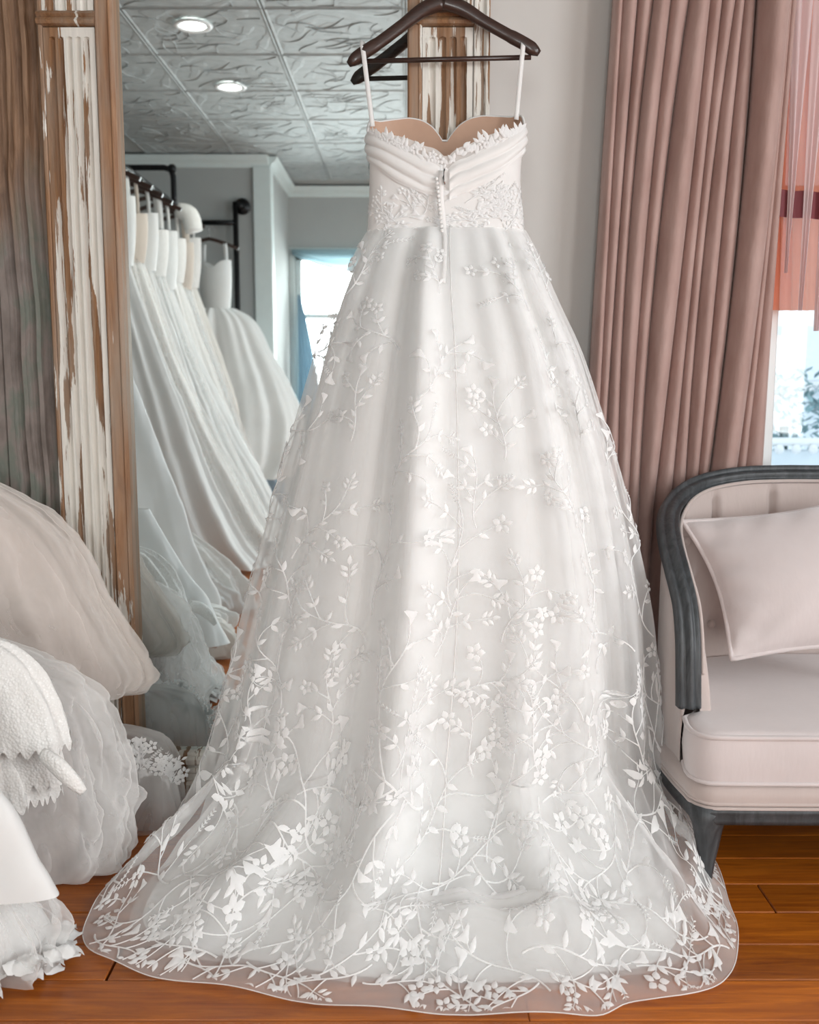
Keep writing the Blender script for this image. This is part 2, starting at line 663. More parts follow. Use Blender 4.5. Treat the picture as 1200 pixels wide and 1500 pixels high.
def sash_window(name, x0, x1, z0, z1, y, s, mat, mid, casing=.09, muntin=False):
    """s=+1: room lies on the -y side; frame set into a wall whose room face is at y"""
    w = bpy.data.objects.new(name, None); COL.objects.link(w)
    w.location = ((x0 + x1) / 2, y, z0)
    w['kind'] = 'structure'
    f = MB()
    d0, d1 = y + s * .03, y + s * .10
    f.box((x0, d0, z0), (x0 + .055, d1, z1), .006).box((x1 - .055, d0, z0), (x1, d1, z1), .006)
    f.box((x0, d0, z1 - .06), (x1, d1, z1), .006).box((x0, d0, z0), (x1, d1, z0 + .07), .006)
    f.build('window_frame', mat, w)
    MB().box((x0 + .05, d0 + s * .01, mid - .022), (x1 - .05, d1, mid + .022), .005).build('meeting_rail', mat, w)
    if muntin:
        MB().box(((x0 + x1) / 2 - .012, d0 + s * .02, z0 + .05), ((x0 + x1) / 2 + .012, d1, z1 - .05), .003).build('muntin', mat, w)
    c = MB()
    e0, e1 = y - s * .02, y
    c.box((x0 - casing, e0, z0 - .02), (x0, e1, z1 + casing), .005).box((x1, e0, z0 - .02), (x1 + casing, e1, z1 + casing), .005)
    c.box((x0, e0, z1), (x1, e1, z1 + casing), .005)
    c.build('casing', mat, w)
    MB().box((x0 - casing - .02, y - s * .05, z0 - .035), (x1 + casing + .02, y + s * .04, z0), .006).build('window_sill', mat, w)
    for a, b_ in ((z0 + .06, mid - .02), (mid + .02, z1 - .05)):
        MB().box((x0 + .05, y + s * .068, a), (x1 - .05, y + s * .072, b_)).build('pane', M['glass'], w)
    return w


w1 = sash_window('window_1', WX0, WX1, WZ0, WZ1, YB, 1, M['white_frame'], 1.55, .06)
w1['label'] = 'bright white framed window behind the settee at the right'; w1['category'] = 'window'
w2 = sash_window('window_2', AX0, AX1, AZ0, AZ1, YA, -1, M['trim'], 1.62, .05, True)
w2['label'] = 'bright window of the far alcove reflected in the mirror'; w2['category'] = 'window'
for i, (y0, y1) in enumerate(RW):  # frames of the unseen windows added at the right
    w = bpy.data.objects.new('window_%d' % (3 + i), None); COL.objects.link(w)
    w.location = (XR, (y0 + y1) / 2, .6)
    w['kind'] = 'structure'
    f = MB()
    f.box((XR + .02, y0, .6), (XR + .1, y0 + .05, 2.4), .005).box((XR + .02, y1 - .05, .6), (XR + .1, y1, 2.4), .005)
    f.box((XR + .02, y0, 2.34), (XR + .1, y1, 2.4), .005).box((XR + .02, y0, .6), (XR + .1, y1, .67), .005)
    f.box((XR + .03, y0, 1.47), (XR + .09, y1, 1.52), .005)
    f.build('window_frame', M['white_frame'], w)

# recessed downlights
M['lamp'] = emit('lit lamp lens', (1.0, .95, .88), 9.0)
for px, py, lab in ((300, 65, 'nearer of the two lit recessed ceiling lights in the mirror'), (350, 147, 'farther of the two lit recessed ceiling lights in the mirror')):
    D = 1450 * (H - EYE) / (555 - py)
    lx, ly = (px - 600) / 1450 * D, 2 * MY - D
    L = thing('recessed_light', lab, 'ceiling light', (lx, ly, H - .014), 'recessed ceiling lights')
    r = MB()
    ring = [(.062, -.004), (.088, -.006), (.094, 0), (.088, .004), (.062, .004)]
    v, f = [], []
    n = 28
    for k in range(n):
        a = 2 * PI * k / n
        v += [(lx + q * math.cos(a), ly + q * math.sin(a), H - .016 + z) for q, z in ring]
    for k in range(n):
        for j in range(5):
            f.append((k * 5 + j, k * 5 + (j + 1) % 5, ((k + 1) % n) * 5 + (j + 1) % 5, ((k + 1) % n) * 5 + j))
    r.add(v, f).build('trim_ring', M['white_frame'], L, True)
    MB().disc((lx, ly, H - .017), .064, 28, -1).build('lens', M['lamp'], L)
    sp = bpy.data.lights.new('downlight', 'SPOT')
    sp.energy = 18; sp.color = (1, .9, .78); sp.spot_size = 2.2; sp.spot_blend = .7; sp.shadow_soft_size = .06
    so = bpy.data.objects.new('downlight', sp); COL.objects.link(so)
    so.location = (lx, ly, H - .03)

# ------------------------------------------------------------------ the mirror and its fluted surround
mir = thing('pier_mirror', 'tall mirror in a peeling fluted wooden surround behind the hanging gown', 'mirror', (-.36, MY, 0))
PY_ = 2.40                      # face of the pilasters
XA0, XA1, XA2 = P(62, 30, PY_)[0], P(138, 30, PY_)[0], P(165, 30, PY_)[0]      # left pilaster: flutes, flat strip
XB0, XB1, XB2, XB3 = P(597, 60, PY_)[0], P(619, 60, PY_)[0], P(693, 60, PY_)[0], P(718, 60, PY_)[0]
ZT = P(100, 40, PY_)[2]         # top of the fluted panel
MB().box((XA2 - .012, MY, .10), (XB0 + .012, MY + .012, 2.40)).build('mirror_glass', M['mirror'], mir)
MB().box((XA0 - .28, MY + .013, 0), (XB3, MY + .024, 2.55)).build('backing_board', M['subfloor'], mir)


def fluted(name, x0, x1, z0, z1, y, nfl, mat, parent, depth=.011, margin=.010, wob=0.0, seed=1, stop=True):
    """a board with round-ended flutes, as one carved surface with returns"""
    W_ = x1 - x0
    pitch = (W_ - 2 * margin) / nfl
    r = pitch * .36
    xs = sorted(set([x0, x1] + [x0 + margin + pitch * (i + .5) + r * k for i in range(nfl) for k in (-1, -.97, -.8, -.5, -.2, .2, .5, .8, .97, 1)]))
    zt = z1 - .02 - r
    zs = [z0] + list(np.linspace(z0 + .03, zt - .01, 60 if wob else 14)) + [zt + r * k for k in (0, .3, .55, .75, .88, .96, 1.0, 1.05)] + [z1]
    rr = np.random.RandomState(seed)
    ph = rr.rand(6) * 6
    X = np.zeros((len(zs), len(xs), 3))
    for j, z in enumerate(zs):
        for i, x in enumerate(xs):
            d = 0
            for k in range(nfl):
                c = x0 + margin + pitch * (k + .5)
                dz = max(0, z - zt) if stop else 0
                rad = math.hypot(x - c, dz)
                if rad < r:
                    d = depth * math.sqrt(max(0, 1 - (rad / r) ** 2))
            sx = wob * (math.sin(z * 5 + ph[0]) + .6 * math.sin(z * 13 + ph[1]) + .3 * math.sin(z * 31 + ph[2])) if 0 < i < len(xs) - 1 else 0
            X[j, i] = (x + sx, y + d, z)
    grid(name, X, mat, parent, smooth=False)
    MB().box((x0, y + depth + .0015, z0), (x1, y + .03, z1)).build(name + '_core', mat, parent)


M['pilaster_left'] = peeling('left pilaster', lo=.47, bias=(XA0 + (XA1 - XA0) * .64 + .36, (XA1 - XA0) * .42, .10))
fluted('pilaster', XA0, XA1, .10, ZT, PY_, 5, M['pilaster_left'], mir)
MB().box((XA1 + .001, PY_ - .004, .12), (XA2, MY + .012, 2.5), .004).box((XA2 - .012, PY_ - .007, .12), (XA2 - .003, PY_, 2.5), .003) \
    .box((XA1 + .002, PY_ - .006, .12), (XA1 + .009, PY_, 2.5), .002).build('flat_strip', M['strip'], mir)
fluted('pilaster', XB1, XB2, .10, ZT, PY_, 4, M['pilaster_mixed'], mir)
MB().box((XB0, PY_ - .004, .12), (XB1 - .001, MY + .012, 2.5), .004).box((XB1 - .010, PY_ - .006, .12), (XB1 - .003, PY_, 2.5), .002) \
    .build('flat_strip', M['strip'], mir)
MB().box((XB2 + .001, PY_ + .002, .12), (XB3, MY + .012, 2.5), .004).box((XB3 - .011, PY_ - .006, .12), (XB3, PY_ + .004, 2.5), .003) \
    .box((XB2 + .002, PY_ - .004, .12), (XB2 + .010, PY_ + .004, 2.5), .002).build('flat_strip', M['pilaster'], mir)
# necking moulding and the reeded block above it
for x0, x1, n in ((XA0, XA1, 4), (XB1, XB2, 4)):
    m = MB()
    pr = [(0, -.004), (.004, .010), (.010, .014), (.016, .010), (.020, .004), (.026, .012), (.032, .006), (.034, -.004)]
    v = []
    for x in (x0 - .012, x1 + .002):
        v += [(x, PY_ - q, ZT + .002 + z) for z, q in pr]
    k = len(pr)
    m.add(v, [(i, (i + 1) % k, k + (i + 1) % k, k + i) for i in range(k)] + [tuple(range(k))[::-1], tuple(range(k, 2 * k))])
    m.build('necking_moulding', M['pilaster_bare'], mir)
    fluted('frieze_block', x0, x1, ZT + .036, 2.50, PY_ - .002, 4, M['pilaster'], mir, depth=.007, stop=False)
    MB().box((x0 - .01, PY_ - .012, 0), (x1 + .01, MY + .012, .10), .008).box((x0 - .004, PY_ - .016, .07), (x1 + .004, PY_, .09), .006) \
        .build('plinth_block', M['pilaster_bare'], mir)
# bottom rail with beads, top rail above the picture
b = MB().box((XA1, PY_ + .004, 0), (XB1, MY + .012, .115), .004).box((XA2, PY_ - .010, .085), (XB0, PY_ + .01, .108), .006) \
    .box((XA2, PY_ - .004, .062), (XB0, PY_ + .01, .078), .005).box((XA2, PY_ - .016, 0), (XB0, PY_ + .01, .045), .006)
b.build('bottom_rail', M['pilaster_mixed'], mir)
MB().box((XA0 - .04, PY_ - .03, 2.42), (XB3 + .02, MY + .012, 2.52), .01).box((XA0 - .06, PY_ - .05, 2.50), (XB3 + .04, MY + .012, 2.56), .012).build('top_rail', M['pilaster'], mir)


# the worn side boards left of the pilaster: bare flutes above, faded gray below
def faded():
    t = NT('faded side boards')
    g = t.noise(t.coord((22, 22, 2.2)), 3.0, 6, .6, .8)
    wc = t.ramp(g, [(.3, (.13, .068, .035)), (.7, (.34, .21, .13))])
    gr = t.ramp(t.noise(t.coord((5, 5, 2.5)), 2.5, 4), [(.3, (.13, .105, .09)), (.5, (.25, .21, .19)), (.62, (.17, .185, .155)), (.8, (.30, .265, .25))])
    sep = t.n('SeparateXYZ', None, Vector=t.coord())
    z = t.math('ADD', sep.outputs[2], t.math('MULTIPLY', t.noise(t.coord((9, 9, 1.0)), 2.0, 4), .55))
    m = t.ramp(z, [(.0, (1, 1, 1)), (1.0, (0, 0, 0))])
    t.t.nodes[-1].color_ramp.elements[0].position = .0
    mr = t.n('MapRange', None, Value=z)
    mr.inputs[1].default_value = 1.60; mr.inputs[2].default_value = 1.86
    c = t.mix(mr.outputs[0], gr, wc)
    b = t.n('BsdfPrincipled', None, Base_Color=c, Roughness=.6, Normal=t.bump(g, .3, .003))
    return t.done(b)


M['faded'] = faded()
fluted('side_board', XA0 - .135, XA0 - .004, .02, 2.5, PY_ + .012, 3, M['faded'], mir, depth=.017, wob=.0045, seed=3)
MB().box((XA0 - .30, PY_ + .016, .02), (XA0 - .137, MY + .012, 2.5), .004).box((XA0 - .18, PY_ + .006, .02), (XA0 - .16, PY_ + .02, 2.5), .005).build('side_board', M['faded'], mir)
MB().box((XA0 - .012, PY_ - .004, .3), (XA0 - .001, PY_ + .02, 2.5), .003).build('corner_bead', M['pilaster_bare'], mir)

# ------------------------------------------------------------------ the hanger
HY = 2.372
hang = thing('clothes_hanger', 'dark brown wooden hanger holding the gown in front of the mirror', 'hanger', P(650, 0, HY))
lp = [P(x, y, HY) for x, y in ((648, 2), (622, 14), (590, 38), (556, 64), (528, 83), (511, 97))]
rp = [P(x, y, HY) for x, y in ((648, 2), (676, 12), (708, 32), (742, 52), (772, 69), (789, 81))]
m = MB()
for q, sc in ((lp, 1), (rp, 1)):
    pts = smooth_path(q, 26)
    pts[:, 1] -= np.linspace(0, .012, 26) ** 1.0
    prof = [(.0155, .000), (.013, .0075), (.005, .0105), (-.005, .0105), (-.013, .0075), (-.0155, 0), (-.013, -.0075), (-.005, -.0105), (.005, -.0105), (.013, -.0075)]
    scl = [1.25 - .35 * min(1, i / 10) + (.08 if 17 < i < 24 else 0) - (.45 if i == 25 else .12 if i == 24 else 0) for i in range(26)]
    m.sweep(pts, prof, ref=(0, -1, 0), scale=scl)
m.build('shoulders', M['hanger_wood'], hang, True)
a, c = P(527, 90, HY - .008), P(778, 84, HY - .008)
MB().tube([a, tuple((np.array(a) + np.array(c)) / 2), c], .0058, 10).build('trouser_bar', M['hanger_wood'], hang, True)
top = P(650, -6, HY)
hk = [(top[0], HY, top[2] + .01 + .05 * k / 4) for k in range(5)]
hk += [(top[0] + .026 - .026 * math.cos(t), HY, top[2] + .06 + .026 * math.sin(t)) for t in np.linspace(.2, 3.9, 14)]
MB().tube(hk, .0022, 8).build('hook', M['steel'], hang, True)
# cord that carries the hanger from the top rail
zc = top[2] + .06 + .026
MB().tube([(top[0] + .026, HY, zc - .003 + (2.47 - zc) * k / 6) for k in range(7)], .003, 6).tube(
    [(top[0] + .026, HY + .02 * k / 3, 2.47) for k in range(4)], .004, 6).build('cord', M['gown_satin'], hang, True)

# ------------------------------------------------------------------ the wedding gown
gown = thing('wedding_gown', 'white strapless wedding gown with vine embroidery and long train on dark hanger', 'wedding gown', (.02, 2.28, 0))

# rows of the falling skirt: image y, left px, right px, centre depth, front half depth, fold size
ROWS = [(338, 538, 770, 2.325, .060, .000), (352, 530, 777, 2.320, .072, .004), (400, 508, 798, 2.305, .115, .010), (450, 488, 819, 2.29, .145, .013),
        (500, 470, 842, 2.275, .17, .015), (600, 440, 876, 2.25, .195, .017), (700, 411, 906, 2.235, .215, .018), (800, 385, 930, 2.22, .23, .019),
        (900, 358, 949, 2.205, .24, .020), (1000, 335, 957, 2.195, .25, .022), (1080, 315, 962, 2.185, .258, .024)]
ROWS = [(y, l, r, c, d, f * 1.45 + (.004 if y < 360 else 0)) for y, l, r, c, d, f in ROWS]
HEMPX = [(300, 1165), (262, 1200), (208, 1248), (160, 1298), (134, 1335), (121, 1372), (135, 1398), (165, 1412), (215, 1430), (275, 1440), (330, 1449), (400, 1462), (480, 1474),
         (550, 1481), (620, 1486), (690, 1488), (750, 1489), (820, 1489), (885, 1487), (915, 1472), (960, 1468), (1005, 1463), (1048, 1447), (1074, 1420), (1081, 1390), (1079, 1355),
         (1068, 1322), (1058, 1290), (1038, 1245), (1015, 1205), (990, 1172)]
_zr, _xl, _xr, _yc, _df, _fa = [], [], [], [], [], []
for y, l, r, yc, d, fa in ROWS:
    p, q = P(l, y, yc), P(r, y, yc)
    _zr.append(p[2]); _xl.append(p[0]); _xr.append(q[0]); _yc.append(yc); _df.append(d); _fa.append(fa)
_t = np.array(_zr)
_vv = (_t[0] - _t) / (_t[0] - _t[-1])          # 0 at the waist, 1 at the foot of the fall
ZW, ZB = _t[0], _t[-1]
_hem = smooth_path(np.array([F(x, y, .004)[:2] for x, y in HEMPX]), 160)
_ha = np.r_[0, np.cumsum(np.linalg.norm(np.diff(_hem, axis=0), axis=1))]
_ha = _ha / _ha[-1]
_rs = np.random.RandomState(5)
FOLD = [(n, _rs.rand() * 6.28, w, (_rs.rand() - .5) * 1.2) for n, w in ((7, .45), (11, .75), (16, .7), (23, .42))]
RIDGES = [(-1.0, .075, .062), (-.52, .075, .036), (.30, .07, .036), (.70, .065, .060), (1.0, .06, .046), (-.15, .08, .024), (1.3, .07, .03), (-1.3, .06, .02)]


def fold(a, v):
    s = np.zeros(np.broadcast(a, v).shape)
    for n, ph, w, dr in FOLD:
        s = s + w * np.cos(n * a + ph + dr * v)
    return s


def skirt(a, v, inset=0.0, shrink=0.0, hemin=0.0, foldk=1.0):
    """a: angle, 0 faces the camera and +x is positive; v: 0 waist, 1 foot of the fall, 2 hem"""
    a = np.asarray(a, float); v = np.asarray(v, float)
    a, v = np.broadcast_arrays(a, v)
    vf = np.minimum(v, 1.0)
    z = ZW + (ZB - ZW) * vf
    xl, xr, yc, df, fa = [hermite(_vv, q, vf) for q in (_xl, _xr, _yc, _df, _fa)]
    grow = shrink * np.clip(vf * 1.3, 0, 1)
    w = (xr - xl) / 2 * (1 - grow) - inset
    xc = (xr + xl) / 2
    ca, sa = np.cos(a), np.sin(a)
    f = fold(a, vf) * fa * foldk
    db = np.maximum(np.minimum(df, 2.392 - yc), .02)
    d = np.where(ca > 0, df * (1 - grow) - inset, db - inset)
    sx = np.sign(sa) * np.abs(sa) ** .92
    # on the silhouette folds stay shallow, in front they stand out
    x = xc + sx * (w + f * .25)
    y = yc - ca * (d + np.where(ca > 0, f, 0) * np.clip(ca * 1.6, 0, 1))
    # the train on the floor
    s = np.clip(v - 1.0, 0, 1)
    q = np.clip((a + 1.72) / 3.44, 0, 1)
    q = np.clip(q, hemin * .25, 1 - hemin * .25)
    hx, hy = np.interp(q, _ha, _hem[:, 0]), np.interp(q, _ha, _hem[:, 1])
    bx, by = x, np.minimum(y, 2.39)
    back = np.clip((np.abs(a) - 1.72) / .25, 0, 1)
    hx = hx * (1 - back) + x * back
    hy = hy * (1 - back) + np.minimum(y + .01, 2.392) * back
    cx, cy = .02, 2.12
    hx = cx + (hx - cx) * (1 - hemin)
    hy = cy + (hy - cy) * (1 - hemin)
    h00, h10, h01, h11 = 2 * s**3 - 3 * s**2 + 1, s**3 - 2 * s**2 + s, -2 * s**3 + 3 * s**2, s**3 - s**2
    tz_ = -.42 * np.ones_like(x)
    ty_ = -.05 * ca
    tx_ = .10 * sa
    ex, ey = (hx - bx) * 1.2, (hy - by) * 1.3
    x2 = h00 * bx + h10 * tx_ + h01 * hx + h11 * ex
    y2 = h00 * by + h10 * ty_ + h01 * hy + h11 * ey
    rz = np.zeros_like(x)
    for c, wd, am in RIDGES:
        rz = rz + am * np.exp(-((a - c - .10 * s * np.sign(c)) / wd) ** 2)
    if inset:
        rz = rz * (.55 if inset > .006 else .8)
    wr = (.5 + .5 * np.sin(23 * a + 7 * s + 2 * np.sin(5 * a))) * .010 + (.5 + .5 * np.sin(37 * a - 4 * s)) * .005
    zf = np.maximum(h00 * ZB + h10 * tz_, 0) + (rz * 1.25 + wr) * np.sin(PI * np.clip(s, 0, 1) ** .8) * np.where(np.abs(a) < 1.75, 1, 0) + .004 + .008 * (.5 + .5 * np.sin(19 * a + 3)) * s * s
    roll = (.55 + .25 * np.sin(3.1 * a + 1) + .2 * np.sin(7.3 * a)) * np.exp(-((s - .66 - .04 * np.sin(4 * a)) / .085) ** 2) * np.where(np.abs(a) < 1.3, 1, 0)
    zf = zf + .045 * roll - inset * .6 * s
    z = np.where(v > 1, np.maximum(zf, .0045), z)
    x = np.where(v > 1, x2, x)
    y = np.where(v > 1, y2, y)
    # ridges also rise up the foot of the fall
    up = np.clip((vf - .55) / .45, 0, 1) ** 2 * np.where(v <= 1, 1, (1 - s) ** 2)
    y = y - rz * .9 * up * np.clip(ca, 0, 1)
    return np.stack([x, np.minimum(y, 2.393), z], -1)


vs = np.r_[np.linspace(0, 1, 70), np.linspace(1, 2, 46)[1:]]
asv = np.linspace(-PI, PI, 361)[:-1]
A_, V_ = np.meshgrid(asv, vs)
over = grid('overskirt', skirt(A_, V_), M['gown_tulle'], gown, wrap=True)
A_, V_ = np.meshgrid(np.linspace(-PI, PI, 241)[:-1], np.r_[np.linspace(0, 1, 50), np.linspace(1, 2, 26)[1:]])
grid('liner_skirt', skirt(A_, V_, .012, .13, .155, .8), M['gown_liner'], gown, wrap=True)
mid = tulle('inner net', (.97, .97, .965), .28, .3, .08)
A_, V_ = np.meshgrid(np.linspace(-PI, PI, 241)[:-1], np.r_[np.linspace(0, 1, 50), np.linspace(1, 2, 26)[1:]])
grid('net_underskirt', skirt(A_, V_, .005, .05, .12, .9), mid, gown, wrap=True)
# rolled hem edge and centre back seam
ah = np.linspace(-1.75, 1.75, 240)
MB().tube(skirt(ah, 2.0) + np.array([0, 0, .0008]), .0010, 5).build('hem_edge', M['gown_satin'], over, True)
vsm = np.linspace(0.0, 1.55, 90)
MB().tube(skirt(np.full(90, .02), vsm) + np.array([0, -.001, .0005]), .0022, 5, flat=.6).build('back_seam', M['gown_satin'], over, True)

# ---- embroidery: each spray is a raised piece of its own
vec3 = np.array


def surf_frame(a, v):
    e = 1e-3
    p = skirt(a, v)
    da = (skirt(a + e, v) - skirt(a - e, v)) / (2 * e)
    dv = (skirt(a, v + e) - skirt(a, v - e)) / (2 * e)
    return p, np.linalg.norm(da), np.linalg.norm(dv)


_vg = np.linspace(0, 2, 400)
_prof = skirt(np.zeros(400), _vg)
_wl = np.r_[0, np.cumsum(np.linalg.norm(np.diff(_prof, axis=0), axis=1))]


class Spray:
    def __init__(self, seed):
        self.r = random.Random(seed)
        self.pts, self.h, self.f = [], [], []

    def poly(self, outline, mid=None, h=.0018):
        n = len(self.pts)
        cx = sum(p[0] for p in outline) / len(outline); cy = sum(p[1] for p in outline) / len(outline)
        self.pts.append(mid or (cx, cy)); self.h.append(h * 1.9)
        for p in outline:
            self.pts.append(p); self.h.append(h * .55)
        k = len(outline)
        for i in range(k):
            self.f.append((n, n + 1 + i, n + 1 + (i + 1) % k))

    def leaf(self, x, y, ang, L, w):
        c, s = math.cos(ang), math.sin(ang)
        o = []
        for t, q in ((0, .12), (.25, .8), (.5, 1), (.75, .65), (1, 0), (.72, -.6), (.45, -.9), (.2, -.7)):
            lx, ly = t * L, q * w / 2
            o.append((x + lx * c - ly * s, y + lx * s + ly * c))
        self.poly(o)

    def flower(self, x, y, r):
        a0 = self.r.uniform(0, 6)
        for k in range(5):
            a = a0 + k * 2 * PI / 5
            self.leaf(x + .2 * r * math.cos(a), y + .2 * r * math.sin(a), a, r * .95, r * .75)

    def trumpet(self, x, y, ang, L):
        c, s = math.cos(ang), math.sin(ang)
        o = []
        for t, q in ((0, .05), (.3, .10), (.55, .20), (.78, .40), (.98, .56), (1.06, .42), (1.02, .2), (.98, 0), (.98, -.18), (.90, -.34), (.72, -.30), (.5, -.18), (.25, -.09)):
            o.append((x + (t * c - q * s) * L, y + (t * s + q * c) * L))
        self.poly(o)

    def stem(self, P_, w0=.0034, w1=.0022):
        n0 = len(self.pts)
        k = len(P_)
        for i, (x, y) in enumerate(P_):
            a = P_[max(0, i - 1)]; b = P_[min(k - 1, i + 1)]
            dx, dy = b[0] - a[0], b[1] - a[1]
            q = math.hypot(dx, dy) + 1e-9
            w = (w0 + (w1 - w0) * i / (k - 1)) / 2
            nx_, ny_ = -dy / q * w, dx / q * w
            self.pts += [(x + nx_, y + ny_), (x, y), (x - nx_, y - ny_)]
            self.h += [.0006, .0024, .0006]
        for i in range(k - 1):
            for j in (0, 1):
                q = n0 + i * 3 + j
                self.f.append((q, q + 1, q + 4, q + 3))

    def curl(self, x, y, ang, L, k0, k1, n=12):
        out = [(x, y)]
        a = ang
        for i in range(n):
            t = i / (n - 1)
            a += (k0 + (k1 - k0) * t) * L / n
            x += math.cos(a) * L / n; y += math.sin(a) * L / n
            out.append((x, y))
        return out, a

    def fern(self, x, y, ang, L):
        P_, a = self.curl(x, y, ang, L, self.r.uniform(-6, 6), 0, 6)
        self.stem(P_, .0018, .001)
        for i, (px, py) in enumerate(P_[1:]):
            for s in (-1, 1):
                self.leaf(px, py, ang + s * .9, L * .17, L * .06)

    def head(self, x, y, ang, sc):
        t = self.r.random()
        if t < .28:
            self.flower(x + math.cos(ang) * .008, y + math.sin(ang) * .008, .0155 * sc)
        elif t < .58:
            self.trumpet(x, y, ang + self.r.uniform(-.4, .4), .027 * sc)
        elif t < .72:
            self.fern(x, y, ang, .04 * sc)
        else:
            P_, a = self.curl(x, y, ang, .032 * sc, self.r.uniform(-8, 8), 0, 6)
            self.stem(P_, .0020, .0012)
            self.leaf(P_[-1][0], P_[-1][1], a, .018 * sc, .0085 * sc)
            for i in (2, 4):
                for d in (-1, 1):
                    self.leaf(P_[i][0] + .003 * math.cos(a + d), P_[i][1] + .003 * math.sin(a + d), a + d * .85, .017 * sc, .008 * sc)

    def make(self, sc=1.0, size=1.0):
        r = self.r
        sgn = r.choice((-1, 1))
        ang = PI / 2 + r.uniform(-.7, .7)
        L = .17 * size * r.uniform(.8, 1.15)
        P_, a = self.curl(-math.cos(ang) * L * .5, -math.sin(ang) * L * .5, ang - sgn * .5, L, sgn * 15, -sgn * 13, 16)
        self.stem(P_)
        self.head(P_[-1][0], P_[-1][1], a, sc)
        nb = r.choice((3, 4, 4, 5))
        for i in range(nb):
            k = int(2 + (i + .5) * 12 / nb)
            x, y = P_[k]
            da = math.atan2(P_[k + 1][1] - P_[k - 1][1], P_[k + 1][0] - P_[k - 1][0])
            s = 1 if (i % 2) ^ (sgn > 0) else -1
            Q, b_ = self.curl(x, y, da + s * .55, L * r.uniform(.28, .5), s * r.uniform(2, 22), s * r.uniform(-4, 20), 9)
            self.stem(Q, .0028, .0016)
            self.head(Q[-1][0], Q[-1][1], b_, sc * r.uniform(.85, 1.1))
            m_ = Q[5]
            for d in (-1, 1):
                if r.random() < .75:
                    self.leaf(m_[0], m_[1], b_ + d * .8, .021 * sc, .0095 * sc)
        for i in (3, 6, 9, 12):
            if r.random() < .7:
                x, y = P_[i]
                self.leaf(x, y, a + r.choice((-1, 1)) * r.uniform(.7, 1.3), .022 * sc, .0095 * sc)
        return self


def embroider(name, spray, a0, v0, rot, S_, parent, lift=.0016):
    p0, La, Lv = S_[0], S_[1], S_[2]
    pts = np.array(spray.pts); h = np.array(spray.h)
    c, s = math.cos(rot), math.sin(rot)
    X = pts[:, 0] * c - pts[:, 1] * s
    Y = pts[:, 0] * s + pts[:, 1] * c
    # walk along the surface: arc length down the skirt, then the local width of the ring across it
    w0 = np.interp(v0, _vg, _wl)
    e = 4e-3
    dw = np.linalg.norm(skirt(a0, np.interp(w0 + .02, _wl, _vg)) - skirt(a0, np.interp(w0 - .02, _wl, _vg))) / .04
    v = np.interp(w0 - Y * (1.0 if v0 < 1.0 else 1.3) / max(dw, .4), _wl, _vg)
    raw = w0 - Y * (1.0 if v0 < 1.0 else 1.3) / max(dw, .4)
    out = (raw > _wl[-1] - .004) | (raw < .008)
    v = np.clip(v, .004, 1.992)
    la = np.linalg.norm(skirt(a0 + .06, v) - skirt(a0 - .06, v), axis=1) / .12
    a = a0 + X / np.maximum(la, .12)
    for _ in range(2):
        am = (a + a0) / 2
        la = np.linalg.norm(skirt(am + .06, v) - skirt(am - .06, v), axis=1) / .12
        a = a0 + X / np.maximum(la, .12)
    e = 2e-3
    q = skirt(a, v)
    n = np.cross(skirt(a + e, v) - skirt(a - e, v), skirt(a, np.minimum(v + e, 2)) - skirt(a, v - e))
    n /= np.linalg.norm(n, axis=1)[:, None] + 1e-12
    ref = q - vec3([.02, 2.27, 0])
    ref[:, 2] = np.where(v > 1.02, 2.0, 0.05)
    flip = np.sign(np.sum(n * ref, axis=1))
    n *= flip[:, None]
    q = q + n * (lift + h)[:, None]
    q[:, 2] = np.maximum(q[:, 2], .006)
    return mesh_obj(name, q, [f for f in spray.f if not any(out[i] for i in f)], M['embroidery'], parent, True)


rr = random.Random(11)
placed = []
tries = 0
while len(placed) < 225 and tries < 6000:
    tries += 1
    a0 = rr.uniform(-1.42, 1.42)
    v0 = rr.uniform(.05, 1.80)
    p, La, Lv = surf_frame(a0, v0)
    need = .140 if v0 < .6 else .124 if v0 < .9 else .108
    if any((p[0] - q[0]) ** 2 + (p[1] - q[1]) ** 2 + (p[2] - q[2]) ** 2 < need * need for q in placed):
        continue
    placed.append(p)
    sz = .8 if v0 < .2 else 1.0
    sz = sz if v0 < .6 else 1.12 if v0 < .95 else 1.2
    sp = Spray(1000 + tries).make(1.0 if v0 < .6 else 1.12 if v0 < .95 else 1.15, sz)
    embroider('embroidered_spray', sp, a0, v0, rr.uniform(-1.1, 1.1) if v0 < 1.2 else rr.uniform(-PI, PI), (p, max(La, .08), max(Lv, .2)), over)

for i in range(24):
    a0 = -1.62 + 3.24 * (i + rr.uniform(.2, .8)) / 24
    v0 = rr.uniform(1.86, 1.94)
    S3 = surf_frame(a0, v0)
    embroider('embroidered_spray', Spray(7000 + i).make(1.0, .8), a0, v0, rr.choice((-1, 1)) * rr.uniform(1.1, 1.9), S3, over)

# ---- bodice
BYC, BD = 2.325, .062
zt_pts = [(-PI, None)]
cz = lambda px, y: P(px, y, 2.27)[2]
TOP = [(math.asin(q ** 1.25), cz(650, yy)) for q, yy in ((0, 250), (.04, 246), (.3, 231), (.65, 211), (.9, 193), (.985, 186))] + [(1.6, cz(540, 183))]
FT = [(1.6, 0)] + [(PI - math.asin(q ** 1.25), P(600, yy, 2.385)[2]) for q, yy in ((.97, 185), (.84, 181), (.65, 176), (.43, 174), (.27, 179), (.15, 189), (.05, 204), (.0, 212))]
_ta = [q[0] for q in TOP] + [q[0] for q in FT[1:]]
_tz = [q[1] for q in TOP] + [q[1] for q in FT[1:]]


